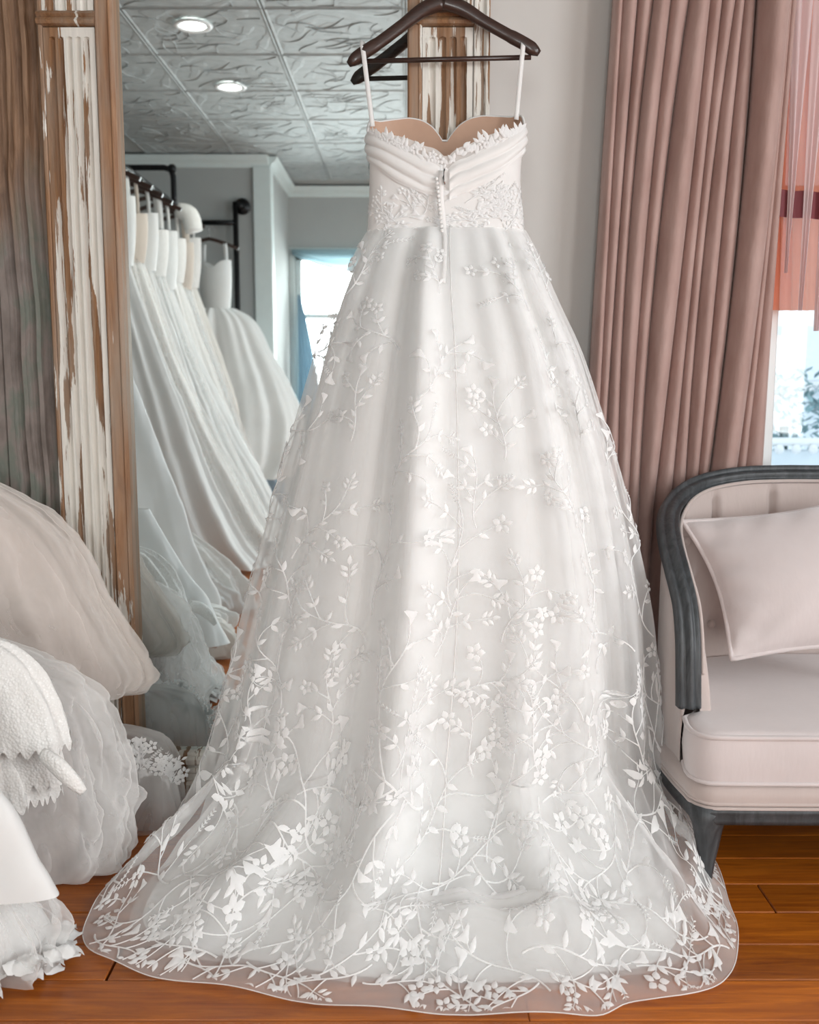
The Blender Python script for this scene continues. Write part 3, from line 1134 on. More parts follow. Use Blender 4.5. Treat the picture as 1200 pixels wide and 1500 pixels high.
def bodice(a, t, off=0.0, top=None):
    a, t = np.broadcast_arrays(np.asarray(a, float), np.asarray(t, float))
    zt = hermite(_ta, _tz, np.abs(a)) + np.where(a > 0, .012, 0) * np.clip(np.abs(np.sin(a)), 0, 1)
    z = ZW + (zt - ZW) * t
    # silhouette of the bodice
    zz = [P(0, y, BYC)[2] for y in (345, 320, 280, 230, 200, 170)]
    xl = hermite(zz, [P(x, 250, BYC)[0] for x in (537, 539, 541, 541, 539, 538)], z)
    xr = hermite(zz, [P(x, 250, BYC)[0] for x in (770, 767, 763, 764, 767, 769)], z)
    w = (xr - xl) / 2
    sa, ca = np.sin(a), np.cos(a)
    d = BD * (.80 + .2 * np.clip((z - ZW) / .2, 0, 1))
    bulge = np.where(ca < 0, np.exp(-((np.abs(a) - 2.45) / .38) ** 2) * .006, 0)
    x = (xl + xr) / 2 + np.sign(sa) * np.abs(sa) ** .8 * (w + off)
    y = BYC - np.sign(ca) * np.abs(ca) ** .8 * (d + off + bulge)
    return np.stack([x, np.minimum(y, 2.396), z], -1)


A_, T_ = np.meshgrid(np.linspace(-PI, PI, 161)[:-1], np.linspace(-.03, 1, 30))
body = grid('bodice', bodice(A_, T_), M['gown_satin'], gown, wrap=True)
A_, T_ = np.meshgrid(np.linspace(PI / 2 - .05, 1.5 * PI + .05, 120), np.linspace(.25, .995, 24))
A2 = np.where(A_ > PI, A_ - 2 * PI, A_)
lin = grid('cup_lining', bodice(A2, T_, -.004), M['cup'], gown)
lin['label'] = 'tan lining inside the cups'
# rolled edge along the top of the cups
ae = np.linspace(PI / 2, 1.5 * PI, 90)
ae = np.where(ae > PI, ae - 2 * PI, ae)
MB().tube(bodice(ae, 1.0), .0028, 6).build('cup_edge', M['gown_satin'], gown, True)

# pleated band that crosses the back in a V, three soft pleats each side
for sg, nm in ((-1, 0), (1, 1)):
    tt = np.linspace(0, 1, 34)
    aa = np.linspace(.02, 1.62, 60)
    A_, T_ = np.meshgrid(aa, tt)
    zt = hermite(_ta, _tz, A_) + (.012 if sg > 0 else 0) * np.abs(np.sin(A_))
    c0, c1 = cz(650, 246), cz(640, 292)
    dep = hermite([0, .5, 1.0, 1.7], [.068, .074, .066, .058], A_)
    Z = zt - .004 - dep * T_
    tz = (Z - ZW) / (zt - ZW)
    pl = .0035 + .0065 * np.abs(np.sin(PI * (T_ * 2.6 + .18 * np.sin(A_ * 4 + sg) + .1 * A_))) ** .7
    pl = pl * np.sin(PI * np.clip(T_, .03, .97)) ** .35
    grid('pleated_band', bodice(sg * A_, tz, pl), M['gown_satin'], gown, flip=sg < 0)

# lace edge along the back neckline: net strip with leaf shaped appliqués standing on it
lace = tulle('lace net', (.97, .97, .96), .72, .3, .1)
A_, T_ = np.meshgrid(np.linspace(-1.25, 1.25, 90), np.linspace(0, 1, 8))
zt = hermite(_ta, _tz, np.abs(A_)) + np.where(A_ > 0, .012, 0) * np.abs(np.sin(A_))
hgt = .023 * np.exp(-(np.abs(A_) / .8) ** 4) + .003
Z = zt - .02 + (hgt + .02) * T_
lt = grid('lace_trim', bodice(A_, (Z - ZW) / (zt - ZW), -.001), lace, gown)
lr = random.Random(3)
k = 0
for i in range(84):
    a0 = -1.22 + 2.44 * (i + lr.random() * .6) / 84
    za = float(hermite(_ta, _tz, [abs(a0)])[0]) + (.012 * abs(math.sin(a0)) if a0 > 0 else 0)
    hh = .030 * math.exp(-(abs(a0) / .8) ** 4) + .006
    base = bodice(a0, (za - .012 + hh * lr.uniform(.15, .95) - ZW) / (za - ZW), .0015)
    s = Spray(i)
    if lr.random() < .3:
        s.flower(0, 0, .010)
    else:
        s.leaf(0, 0, PI / 2 + lr.uniform(-1.0, 1.0), lr.uniform(.016, .026), .010)
        if lr.random() < .5:
            s.leaf(0, 0, PI / 2 + lr.uniform(-1.5, 1.5), .016, .008)
    tang = bodice(a0 + .01, .9) - bodice(a0 - .01, .9)
    tang[2] = 0
    tang /= np.linalg.norm(tang)
    Q = np.array([base + tang * p[0] + vec3([0, -h, p[1]]) for p, h in zip(s.pts, s.h)])
    mesh_obj('lace_leaf', Q, s.f, M['embroidery'], lt, True)

# embroidery on the bodice
br = random.Random(21)
for i in range(16):
    if i < 7:
        a0, t0_ = br.uniform(-1.3, 1.35), br.uniform(.02, .17)
    elif i < 14:
        a0, t0_ = br.uniform(.25, 1.2), br.uniform(.15, .52)
    else:
        a0, t0_ = br.uniform(-.7, -.2), br.uniform(.2, .4)
    sp = Spray(500 + i).make(.8, .5)
    b0 = bodice(a0, t0_, .001)
    La = np.linalg.norm(bodice(a0 + .01, t0_) - bodice(a0 - .01, t0_)) / .02
    pts = np.array(sp.pts)
    rot = br.uniform(-1.2, 1.2)
    X = pts[:, 0] * math.cos(rot) - pts[:, 1] * math.sin(rot)
    Y = pts[:, 0] * math.sin(rot) + pts[:, 1] * math.cos(rot)
    a_ = a0 + X / max(La, .05)
    t_ = np.clip(t0_ + Y / .25, -.02, .9)
    Q = bodice(a_, t_, .0015) + np.stack([np.zeros(len(pts)), -np.array(sp.h), np.zeros(len(pts))], 1)
    mesh_obj('embroidered_spray', Q, sp.f, M['embroidery'], body, True)

# placket, buttons, zip pull and straps
q = [P(x, y, 2.258) for x, y in ((647, 250), (646, 280), (648, 310), (651, 345), (650, 380), (647, 420))]
qq = smooth_path(q, 24)
for i in range(24):
    if qq[i, 2] < ZW:
        qq[i, 1] = float(skirt(.08, max(0, (ZW - qq[i, 2]) / (ZW - ZB)))[1]) - .002
MB().sweep(qq, [(-.006, 0), (-.006, .002), (.006, .002), (.006, 0)], ref=(0, -1, 0)).build('placket', M['gown_satin'], gown, True)
bt = MB().ball((0, 0, 0), (.0042, .0036, .0042), 8, 6).build('button', M['gown_satin'], gown, True)
b0 = None
for i in range(14):
    f = i / 13
    p = P(639.5 + 8.5 * f, 262 + 82 * f, 2.2545)
    if i:
        o = bt.copy(); COL.objects.link(o)
    else:
        o = bt
        for v in o.data.vertices:      # undo the parent shift so the shared mesh stays local
            v.co.x += .02; v.co.y += 2.28
    o.location = (p[0] - .02, p[1] - 2.28, p[2])
p = P(651, 247, 2.252)
MB().tube([p, (p[0] - .002, p[1], p[2] - .02), (p[0] + .001, p[1], p[2] - .034)], .0022, 6).build('zip_pull', M['steel'], gown, True)
for x0, y0, x1, y1 in ((531, 66, 546, 186), (767, 58, 756, 176)):
    yb = 2.33
    a, c = vec3(P(x0, y0, HY - .013)), vec3(P(x1, y1, yb))
    pts = [vec3((a[0], HY + .013, a[2] - .012)), vec3((a[0], HY + .008, a[2] + .006)), vec3((a[0], HY - .004, a[2] + .010)), a + vec3((0, -.004, -.004))] + [a + (c - a) * t + vec3((0, -.004, 0)) for t in np.linspace(.1, 1, 10)]
    MB().sweep(pts, [(-.0052, 0), (-.0052, .0014), (.0052, .0014), (.0052, 0)], ref=(.15, -1, 0)).build('strap', M['gown_satin'], gown, True)

# ------------------------------------------------------------------ the settee
sofa = thing('settee', 'blush upholstered settee with gray wooden frame under the window', 'sofa', (1.22, 2.2, 0))
LEFT = [P(x, y, Y) for x, y, Y in ((1009, 1036, 2.03), (1009, 985, 2.035), (1008, 930, 2.05), (1004, 885, 2.08), (993, 838, 2.13), (983, 798, 2.21), (979, 765, 2.30), (985, 742, 2.385),
                                   (1004, 722, 2.455), (1034, 708, 2.505), (1080, 699, 2.53), (1140, 696, 2.545), (1200, 696, 2.55))]
SX = 1.25
half = [p for p in LEFT if p[0] < SX - .03] + [(SX, 2.552, LEFT[-1][2] + .002)]
full = half + [(2 * SX - p[0], p[1], p[2]) for p in half[-2::-1]]
rail = smooth_path(full, 360)
RP = [(-.024, -.016), (-.024, .010), (-.019, .017), (-.013, .011), (-.008, .012), (-.003, .020), (.005, .021), (.010, .012), (.014, .011), (.019, .016), (.024, .010), (.024, -.016), (.015, -.024), (-.015, -.024)]
MB().sweep(rail, RP, ref=(0, -1, .55)).build('frame_rail', M['sofa_wood'], sofa, True)

# outward / inward normals of the plan of the rail
tg = np.gradient(rail[:, :2], axis=0)
tg /= np.linalg.norm(tg, axis=1)[:, None] + 1e-9
front = (rail[:, 1] < 2.2)
outn = np.stack([-tg[:, 1], tg[:, 0]], 1)
for i in range(len(rail)):
    x = rail[i, 0]
    ang = np.clip((rail[i, 1] - 2.30) / .24, 0, 1)
    sx = -1 if x < SX else 1
    o = vec3((sx * (1 - ang), ang + .0))
    outn[i] = o / np.linalg.norm(o)
XLs = .570
XRs = 2 * SX - XLs
CF = 1.90
ZS = P(1040, 1080, CF)[2]
ZC0 = P(1040, 1153, CF)[2]
ZR = P(1040, 1184, CF)[2]
ZA = P(1040, 1209, CF)[2]
zb = .19
tt = np.linspace(0, 1, 10)
X = np.zeros((10, len(rail), 3))
for j, t in enumerate(tt):
    puff = .007 * math.sin(PI * t) ** .5
    X[j, :, :2] = rail[:, :2] + outn * (.008 + puff)
    X[j, :, 2] = rail[:, 2] * (1 - t) + zb * t - .006 * (1 - t)
grid('outer_upholstery', X, M['sofa_cloth'], sofa, flip=True)
# tufted inside of the back and arms
ns, nt = 360, 40
rl = np.r_[0, np.cumsum(np.linalg.norm(np.diff(rail, axis=0), axis=1))]
X = np.zeros((nt, ns, 3))
buttons = []
for r_, zz in ((0, .66), (1, .54), (2, .43)):
    n = 9 if r_ % 2 == 0 else 8
    for k in range(n):
        s_ = .62 + (rl[-1] - 1.24) * (k + (.5 if r_ % 2 else 0)) / 8
        buttons.append((s_, zz))
for j in range(nt):
    t = j / (nt - 1)
    for i in range(ns):
        z0, z1 = rail[i, 2] - .018, ZS - .03
        z = z0 + (z1 - z0) * t
        d = .020 + .030 * math.sin(PI * min(1, t * 1.6 + .06) / 2) ** .8
        for s_, zz in buttons:
            q = ((rl[i] - s_) ** 2 + (z - zz) ** 2)
            d -= .026 * math.exp(-q / .0012)
            # pleat rising from the top row to the rail
            if zz > .6 and z > zz:
                d -= .026 * math.exp(-((rl[i] - s_) / .009) ** 2) * min(1, (z0 - z) / .03)
        X[j, i, :2] = rail[i, :2] - outn[i] * d
        X[j, i, 2] = z
ib = grid('tufted_back', X, M['sofa_cloth'], sofa)
bb0 = None
for s_, zz in buttons:
    i = int(np.argmin(np.abs(rl - s_)))
    c = (rail[i, 0] - outn[i, 0] * .030, rail[i, 1] - outn[i, 1] * .030, zz)
    if bb0 is None:
        bb0 = MB().ball((0, 0, 0), (.011, .008, .011), 8, 5).build('button', M['sofa_cloth'], ib, True)
        for v in bb0.data.vertices:
            v.co.x += 1.22; v.co.y += 2.2
        o = bb0
    else:
        o = bb0.copy(); COL.objects.link(o)
    o.location = (c[0] - 1.22, c[1] - 2.2, c[2])
# welt beside the rail
wl = rail.copy()
wl[:, :2] -= outn * .030
wl[:, 2] -= .012 * np.clip((rail[:, 2] - .5) / .2, 0, 1)
MB().tube(wl[10:-10], .0045, 6).build('welt', M['sofa_cloth'], sofa, True)

# seat cushion, T shaped: its front wings wrap the arm posts
ctop = [(XLs + .012, 2.018), (XLs + .004, 1.955), (XLs + .008, 1.925), (XLs + .030, CF + .003), (XLs + .07, CF - .001), (XLs + .15, CF - .003), (XLs + .35, CF - .006), (SX, CF - .010), (XRs - .35, CF - .006), (XRs - .15, CF - .003), (XRs - .07, CF - .001), (XRs - .030, CF + .003), (XRs - .008, 1.925),
        (XRs - .004, 1.955), (XRs - .012, 2.018), (XRs - .03, 2.03), (XRs - .045, 2.05), (XRs - .05, 2.10), (XRs - .055, 2.30), (XRs - .11, 2.43), (XRs - .25, 2.475), (SX, 2.48), (XLs + .25, 2.475), (XLs + .11, 2.43),
        (XLs + .055, 2.30), (XLs + .05, 2.10), (XLs + .045, 2.05), (XLs + .03, 2.03)]
lp_ = smooth_path(ctop + [ctop[0]], 140)[:-1]


def slab(name, loop, z0, z1, crown_, mat, parent, r=.012):
    c = loop.mean(0)
    rows = []
    for k in range(5):
        a = k / 4 * PI / 2
        rows.append((r * (1 - math.sin(a)), z0 + r * (1 - math.cos(a)) * 0 + (r - r * math.cos(a)) * 0 + 0 if k == 0 else z0 + r * (1 - math.cos(a))))
    rows = [(.006, z0), (.0, z0 + .010), (-.004, (z0 + z1) / 2), (.0, z1 - .008), (.005, z1)]
    fr = [.008, .03]
    v, f = [], []
    n = len(loop)
    d = c - loop
    dn = d / np.linalg.norm(d, axis=1)[:, None]
    for ins, z in rows:
        for i in range(n):
            p = loop[i] + dn[i] * ins
            v.append((p[0], p[1], z))
    for q in fr:
        for i in range(n):
            p = loop[i] + dn[i] * .005 + d[i] * q
            px = vec3((loop[i, 0] * (1 - q) + np.clip(loop[i, 0], XLs + .2, XRs - .2) * q, p[1], 0))
            p = loop[i] + dn[i] * (.006 + q)
            v.append((p[0], p[1], z1 + (.006 if q < .02 else .010)))
    m = len(rows) + len(fr)
    for j in range(m - 1):
        for i in range(n):
            f.append((j * n + i, j * n + (i + 1) % n, (j + 1) * n + (i + 1) % n, (j + 1) * n + i))
    f.append(tuple((m - 1) * n + i for i in range(n)))
    f.append(tuple(range(n))[::-1])
    return mesh_obj(name, v, f, mat, parent, True)


cu = slab('seat_cushion', lp_, ZC0 + .001, ZS, .030, M['pillow_cloth'], sofa)
pp = np.c_[lp_, np.full(len(lp_), ZS - .001)]
pp = np.r_[pp, pp[:1]]
MB().tube(pp, .0055, 6, caps=False).build('piping', M['pillow_cloth'], cu, True)
pp[:, 2] = ZC0 + .007
MB().tube(pp, .0045, 6, caps=False).build('piping', M['pillow_cloth'], cu, True)
# upholstered seat rail under the cushion with a double welt
sr = [(XLs + .004, 2.56), (XLs + .004, 1.97), (XLs + .010, 1.93), (XLs + .035, CF + .004), (XLs + .08, CF), (XLs + .16, CF - .002), (XLs + .36, CF - .004), (SX, CF - .006), (XRs - .36, CF - .004), (XRs - .16, CF - .002), (XRs - .08, CF), (XRs - .035, CF + .004), (XRs - .010, 1.93), (XRs - .004, 1.97), (XRs - .004, 2.56)]
srp = smooth_path(sr, 120)
X = np.zeros((6, 120, 3))
for j, (d, z) in enumerate(((.10, ZC0 + .002), (.0, ZC0), (-.004, (ZC0 + ZR) / 2), (-.001, ZR + .008), (.004, ZR), (.02, ZR))):
    c = vec3([SX, 2.3]) - srp
    X[j, :, :2] = srp + c / np.linalg.norm(c, axis=1)[:, None] * d
    X[j, :, 2] = z
grid('seat_rail', X, M['sofa_cloth'], sofa, flip=True)
for z in (ZR + .008, ZR - .001):
    MB().tube(np.c_[srp, np.full(120, z)] + np.array([0, 0, 0]), .0042, 6).build('welt', M['sofa_cloth'], sofa, True)
# carved wooden apron, following the same plan


A = np.zeros((7, 120, 3))
for j, (d, z) in enumerate(((.02, ZR - .002), (-.004, ZR - .003), (-.006, ZR - .012), (.0, ZR - .017), (-.003, ZR - .026), (.002, ZA), (.024, ZA))):
    c = vec3([SX, 2.3]) - srp
    A[j, :, :2] = srp + c / np.linalg.norm(c, axis=1)[:, None] * d
    A[j, :, 2] = z
grid('apron', A, M['sofa_wood'], sofa, flip=True)
MB().box((XLs + .012, 1.95, ZA + .004), (XRs - .012, 2.55, ZR)).build('seat_base', M['sofa_wood'], sofa)


def leg(x, y, sx, sy):
    """short cabriole leg: knee under the rail, tapering to a slim foot"""
    rows = [(ZR - .002, .036, .0, .0), (ZA, .034, .0, .0), (ZA - .02, .028, .002, .002), (.10, .021, .004, .003), (.07, .0165, .004, .004), (.04, .014, .002, .002), (.018, .0145, -.002, -.002), (.014, .0145, -.003, -.003)]
    v, f = [], []
    n = 12
    for z, r, dx, dy in rows:
        for k in range(n):
            a = 2 * PI * k / n
            ca, sa = math.cos(a), math.sin(a)
            q = r / max(abs(ca), abs(sa)) ** .75
            v.append((x + sx * dx + ca * q, y + sy * dy + sa * q, z))
    for j in range(len(rows) - 1):
        for k in range(n):
            f.append((j * n + (k + 1) % n, j * n + k, (j + 1) * n + k, (j + 1) * n + (k + 1) % n))
    f.append(tuple((len(rows) - 1) * n + k for k in range(n))[::-1])
    f.append(tuple(range(n)))
    mesh_obj('leg', v, f, M['sofa_wood'], sofa, True)


leg(XLs + .042, 1.935, 1, 1)
leg(XRs - .042, 1.935, -1, 1)
leg(XLs + .045, 2.50, 1, -1)
leg(XRs - .045, 2.50, -1, -1)

# scatter cushion leaning in the corner
C4 = [vec3(P(1000, 764, 2.335)), vec3(P(1300, 716, 2.37)), vec3(P(1345, 955, 2.15)), vec3(P(1072, 966, 2.135))]
pil = thing('scatter_cushion', 'pale blush square cushion with piped edge leaning on the settee back', 'cushion', tuple((C4[2] + C4[3]) / 2))
nrm = np.cross(C4[1] - C4[0], C4[3] - C4[0]); nrm /= np.linalg.norm(nrm)
if nrm[1] > 0:
    nrm = -nrm


def pill(u, v, side):
    # edges pull in between the corners
    e = .12
    uu = u + e * np.sin(PI * v) * (.5 - u) * 2 * .5 * np.abs(2 * u - 1) ** 2
    vv = v + e * np.sin(PI * u) * (.5 - v) * 2 * .5 * np.abs(2 * v - 1) ** 2
    uu, vv = uu[..., None], vv[..., None]
    p = (C4[0] * (1 - uu) + C4[1] * uu) * (1 - vv) + (C4[3] * (1 - uu) + C4[2] * uu) * vv
    b = (np.clip(np.sin(PI * u), 0, 1) * np.clip(np.sin(PI * v), 0, 1)) ** .55
    wr = .004 * np.sin(24 * u + 9 * v + 2 * np.sin(7 * v)) * np.exp(-((v - .95) / .22) ** 2) + .005 * np.sin(30 * v - 12 * u) * np.exp(-((u - .03) / .12) ** 2) \
        + .004 * np.sin(34 * (u + .35 * v)) * np.exp(-((v - .06) / .14) ** 2)
    h = (.085 * b + wr * b ** .4) * side
    return p + nrm * h[..., None]


U, V = np.meshgrid(np.linspace(0, 1, 44), np.linspace(0, 1, 44))
grid('front_panel', pill(U, V, 1.0), M['pillow_cloth'], pil, flip=True)
grid('back_panel', pill(U, V, -.55), M['pillow_cloth'], pil)
ed = [(u, 0) for u in np.linspace(0, 1, 40)] + [(1, v) for v in np.linspace(0, 1, 40)[1:]] + [(u, 1) for u in np.linspace(1, 0, 40)[1:]] + [(0, v) for v in np.linspace(1, 0, 40)[1:]]
ed = np.array(ed)
MB().tube(pill(ed[:, 0], ed[:, 1], 0.0), .0055, 6, caps=False).build('piping', M['pillow_cloth'], pil, True)

# ------------------------------------------------------------------ curtains
def curtain(name, bounds, label, mat, Y=2.625, ztop=2.62, bulge=.85, seed=1, zbot=.03, per=14, nz=70, cat='curtain', dents=True, ragged=0.0, deep=.0, maxd=.075, taper=0.0):
    """bounds: fold lines, each a list of (pixel x at rows 0, 350, 690); folds bulge between them"""
    rows = (0, 350, 690)
    lines = []
    for q in bounds:
        pz = [P(x, y, Y) for x, y in zip(q, rows)]
        lines.append(([p[2] for p in pz][::-1], [p[0] for p in pz][::-1]))
    zs = np.linspace(ztop, zbot, nz)
    rs = np.random.RandomState(seed)
    def at(l, z):
        zz, xx = l
        c = np.polyfit(zz, xx, 2)
        lo, hi = zz[0] - .1, zz[-1] + .15
        zc = np.clip(z, lo, hi)
        s = np.polyval(np.polyder(c), zc)
        return np.polyval(c, zc) + s * (z - zc) * .35
    cols = np.array([at(l, zs) for l in lines])
    base = [rs.rand() * deep for _ in lines]
    X = np.zeros((nz, (len(lines) - 1) * per + 1, 3))
    for k in range(len(lines) - 1):
        w = cols[k + 1] - cols[k]
        amp = bulge * (.55 + .75 * rs.rand())
        sk = .25 * (rs.rand() - .5)
        ph = rs.rand() * 6
        dd = [(rs.rand() * 1.6 + .6, rs.rand() * .5 + .25, rs.rand() - .5) for _ in range(3)]
        for i in range(per + (1 if k == len(lines) - 2 else 0)):
            t = i / per
            prof = math.sin(PI * t) ** .62
            x = cols[k] + w * (t + sk * math.sin(PI * t) * prof * .4)
            d = -(base[k] * (1 - t) + base[k + 1] * t) * (1 - prof) + np.minimum(w, maxd) * amp * prof * (1 + .12 * np.sin(zs * 3.1 + ph))
            if dents:
                for zc, am, sl in dd:
                    d = d - .006 * am * np.exp(-((zs - zc - sl * .04 * (t - .5) * 2) / .012) ** 2) * math.sin(PI * t)
            X[:, k * per + i, 0] = x
            X[:, k * per + i, 1] = Y - d + .003 * math.sin(6 * t + k)
            X[:, k * per + i, 2] = zs
    if taper:
        f = np.clip((zs[0] - zs) / (zs[0] - zs[-1]), 0, 1)
        k_ = 1 - taper * np.clip((f - .55) / .45, 0, 1) ** 1.5
        m_ = X[:, :, 0].mean(1, keepdims=True)
        X[:, :, 0] = m_ + (X[:, :, 0] - m_) * k_[:, None]
    if ragged:
        for j in range(X.shape[1]):
            dz = ragged * (.5 + .5 * math.sin(j * .9 + seed) * math.cos(j * .37))
            f = np.linspace(0, 1, nz)
            X[:, j, 2] += dz * f
    return grid(name, X, mat)


BND = [(903, 880, 860), (911, 890, 872), (934, 906, 885), (957, 921, 905), (981, 945, 922), (1008, 963, 937), (1038, 1001, 962), (1056, 1018, 985), (1076, 1031, 1003), (1090, 1055, 1022), (1107, 1079, 1040), (1154, 1121, 1078), (1159, 1127, 1090), (1166, 1139, 1117)]
c1 = curtain('velvet_curtain', BND, '', M['velvet'], Y=2.62, deep=.035, maxd=.085, seed=6)
tag(c1, 'long dusty pink velvet curtain hanging in folds beside the settee', 'curtain')
sol = c1.modifiers.new('thickness', 'SOLIDIFY'); sol.thickness = .004


def sheer(name, col, tcol, alpha, k=.85):
    t = NT(name)
    d = t.n('BsdfDiffuse', None, Color=col)
    tr = t.n('BsdfTranslucent', None, Color=tcol)
    body = t.n('MixShader', None, **{'0': k, '1': d.outputs[0], '2': tr.outputs[0]})
    tp = t.n('BsdfTransparent')
    return t.done(t.n('MixShader', None, **{'0': alpha, '1': tp.outputs[0], '2': body.outputs[0]}))


M['coral'] = sheer('coral sheer', (.85, .36, .24), (.95, .42, .28), .92)
M['mauve'] = sheer('pale mauve velvet', (.80, .66, .655), (.85, .66, .66), 1.0, .30)
c2 = curtain('coral_curtain', [(x, x - 6, x - 14) for x in (1105, 1128, 1150, 1168, 1190, 1210, 1236, 1262, 1290)], '', M['coral'], Y=2.685, zbot=P(0, 455, 2.685)[2], bulge=.35, seed=4, nz=30, dents=False)
za, zb_ = P(0, 316, 2.665)[2], P(0, 276, 2.665)[2]
X = np.zeros((2, 40, 3))
for j in range(2):
    for i in range(40):
        X[j, i] = (P(1112, 300, 2.665)[0] + .40 * i / 39, 2.668 + .006 * math.sin(i * .9), (za, zb_)[j] - .02 * i / 39)
M['maroon'] = cloth('maroon rail silhouette', (.22, .06, .07), .2, .6)
grid('rail_silhouette', X, M['maroon'], c2)  # dark strip painting the meeting rail's silhouette through the backlit curtain
tag(c2, 'short coral sheer curtain glowing against the window behind the velvet folds', 'curtain')
for q, yb, lab in (([(1158, 1149, 1122), (1192, 1160, 1132)], 400, 'long narrow pale pink curtain tail nearest the velvet curtain'),
                   ([(1192, 1172, 1150), (1222, 1187, 1160)], 455, 'pale pink gathered curtain tail in the middle of the window'),
                   ([(1222, 1196, 1176), (1256, 1214, 1192)], 485, 'pale pink gathered curtain tail at the right edge of the window')):
    o = curtain('curtain_tail', [q[0], tuple((a + b) / 2 for a, b in zip(*q)), q[1]], '', M['mauve'], Y=2.66, zbot=P(0, yb, 2.66)[2], bulge=.7, seed=yb, nz=34, taper=.55)
    tag(o, lab, 'curtain', 'curtain tails in the window')
rod = MB().tube([(.42 + 2.1 * k / 6, 2.63, 2.60) for k in range(7)], .014, 10).ball((.40, 2.63, 2.60), .028, 12, 8).ball((2.53, 2.63, 2.60), .028, 12, 8)
tag(rod.build('curtain_rod', M['black_iron'], None, True), 'dark curtain rod above the velvet curtain', 'curtain rod')

# ------------------------------------------------------------------ the other gowns
M['tulle_warm'] = tulle('warm tulle', (.90, .855, .82), .30, .45, .28, (2, 2, .8))
M['tulle_white'] = tulle('white tulle', (.92, .91, .90), .26, .45, .25, (2.5, 2.5, 1.0))
M['liner_warm'] = cloth('blush gown lining', (.88, .80, .765), .2, .6)
M['satin_white'] = cloth('white satin', (.84, .845, .84), .15, .38, wr=.04, sheen=.05)
M['satin_pearl'] = cloth('pearl satin', (.86, .87, .865), .2, .5, wr=.06)
M['crepe_cream'] = cloth('cream crepe', (.90, .875, .835), .2, .6, wr=.12)
M['blue_tulle'] = cloth('dusty blue tulle', (.36, .45, .52), .3, .7)
M['blush_satin'] = cloth('dull pink satin', (.62, .46, .43), .1, .5)


def lace_mat():
    t = NT('heavy white lace')
    vo = t.n('TexVoronoi', {'feature': 'F1'}, Vector=t.coord((1, 1, 1)), Scale=190.0)
    n = t.noise(t.coord(), 40, 4)
    h = t.math('ADD', t.math('MULTIPLY', vo.outputs[0], -1.2), n)
    c = t.ramp(h, [(.0, (.80, .79, .77)), (.5, (.95, .945, .935))])
    b = t.n('BsdfPrincipled', None, Base_Color=c, Roughness=.75, Normal=t.bump(h, .45, .003))
    return t.done(b)


M['lace'] = lace_mat()
M['lace_nude'] = cloth('nude lace', (.74, .655, .58), .15, .7, wr=.4)


def ring(name, rows, mat, parent, nu=160, nv=60, folds=((9, .8), (14, .8), (23, .5)), seed=0, hem=None, tilt=0.0, squash=1.0, crumple=None):
    """closed ring surface through rows (z, xc, yc, rx, ry, fold)"""
    R_ = np.array(rows, float)
    par = np.r_[0, np.cumsum(np.linalg.norm(np.diff(R_[:, [0, 3]], axis=0), axis=1) + 1e-4)]
    t = np.linspace(0, par[-1], nv)
    z, xc, yc, rx, ry, fa = [hermite(par, R_[:, k], t)[:, None] for k in range(6)]
    a = np.linspace(-PI, PI, nu + 1)[:-1][None, :]
    rs = np.random.RandomState(seed)
    f = np.zeros((nv, nu))
    tn = (t / par[-1])[:, None]
    for n, w in folds:
        f = f + w * np.cos(n * a + rs.rand() * 6.28 + (rs.rand() - .5) * 2.2 * tn + .5 * np.sin(3 * tn + rs.rand() * 6))
    f = f * np.maximum(fa, 0)
    sa, ca = np.sin(a), np.cos(a)
    if crumple:
        am, sc = crumple
        o1, o2 = rs.rand(2) * 50
        bx, by, bz = (xc + sa * rx) + 0 * z, (yc - ca * ry) + 0 * z, z + 0 * a
        g = np.zeros((nv, nu))
        for j in range(nv):
            for i in range(nu):
                p = (bx[j, i] * sc + o1, by[j, i] * sc + o2, bz[j, i] * sc * .6)
                q = mnoise.noise(p)
                g[j, i] = q * .8 + .9 * (abs(mnoise.noise((p[0] * 2.1 + q, p[1] * 2.1, p[2] * 2.1 - q))) - .25) + .35 * (abs(mnoise.noise((p[0] * 5.2, p[1] * 5.2, p[2] * 4.2))) - .2)
        f = f + g * am * np.clip(tn * 2.2, 0, 1)
    X = xc + sa * (rx + f)
    Y = yc - ca * (ry + f * squash)
    Z = z + 0 * a
    if hem:
        amp, n, lo = hem
        k = np.clip((tn - lo) / (1 - lo), 0, 1)
        Z = Z + amp * np.abs(np.sin(n * a / 2)) * k
    Z = np.maximum(Z + tilt * sa * tn, .004)
    return grid(name, np.stack([X, Y, Z], -1), mat, parent, wrap=True)


def edge_rows(pts, Y, xc, ry, fa, mirrored=False, xshift=0.0):
    """rows whose right edge passes the given pixels at depth Y (a depth behind the glass when mirrored)"""
    out = []
    n = len(pts)
    for i, (x, y) in enumerate(pts):
        p = P(x, y, Y)
        f = fa[0] + (fa[1] - fa[0]) * i / (n - 1)
        r = ry[0] + (ry[1] - ry[0]) * i / (n - 1)
        out.append((max(p[2], .006), xc, 2 * MY - Y if mirrored else Y, p[0] - xc, r, f))
    return out


def simple_hanger(x, y, z, mat=None, label='', group=None, rot=0):
    h = thing('clothes_hanger', label, 'hanger', (x, y, z), group)
    c, s = math.cos(rot), math.sin(rot)
    pts = [(x + c * q, y + s * q, z - .07 * abs(q / .21) ** 1.3) for q in np.linspace(-.21, .21, 17)]
    MB().sweep(pts, [(-.006, -.012), (-.006, .012), (.006, .012), (.006, -.012)], ref=(0, 0, 1)).build('shoulders', mat or M['hanger_wood'], h)
    hk = [(x, y, z + .01 + .05 * k / 3) for k in range(4)] + [(x + .022 - .022 * math.cos(t), y, z + .06 + .022 * math.sin(t)) for t in np.linspace(.3, 3.6, 9)]
    MB().tube(hk, .002, 5).build('hook', M['steel'], h, True)
    return h


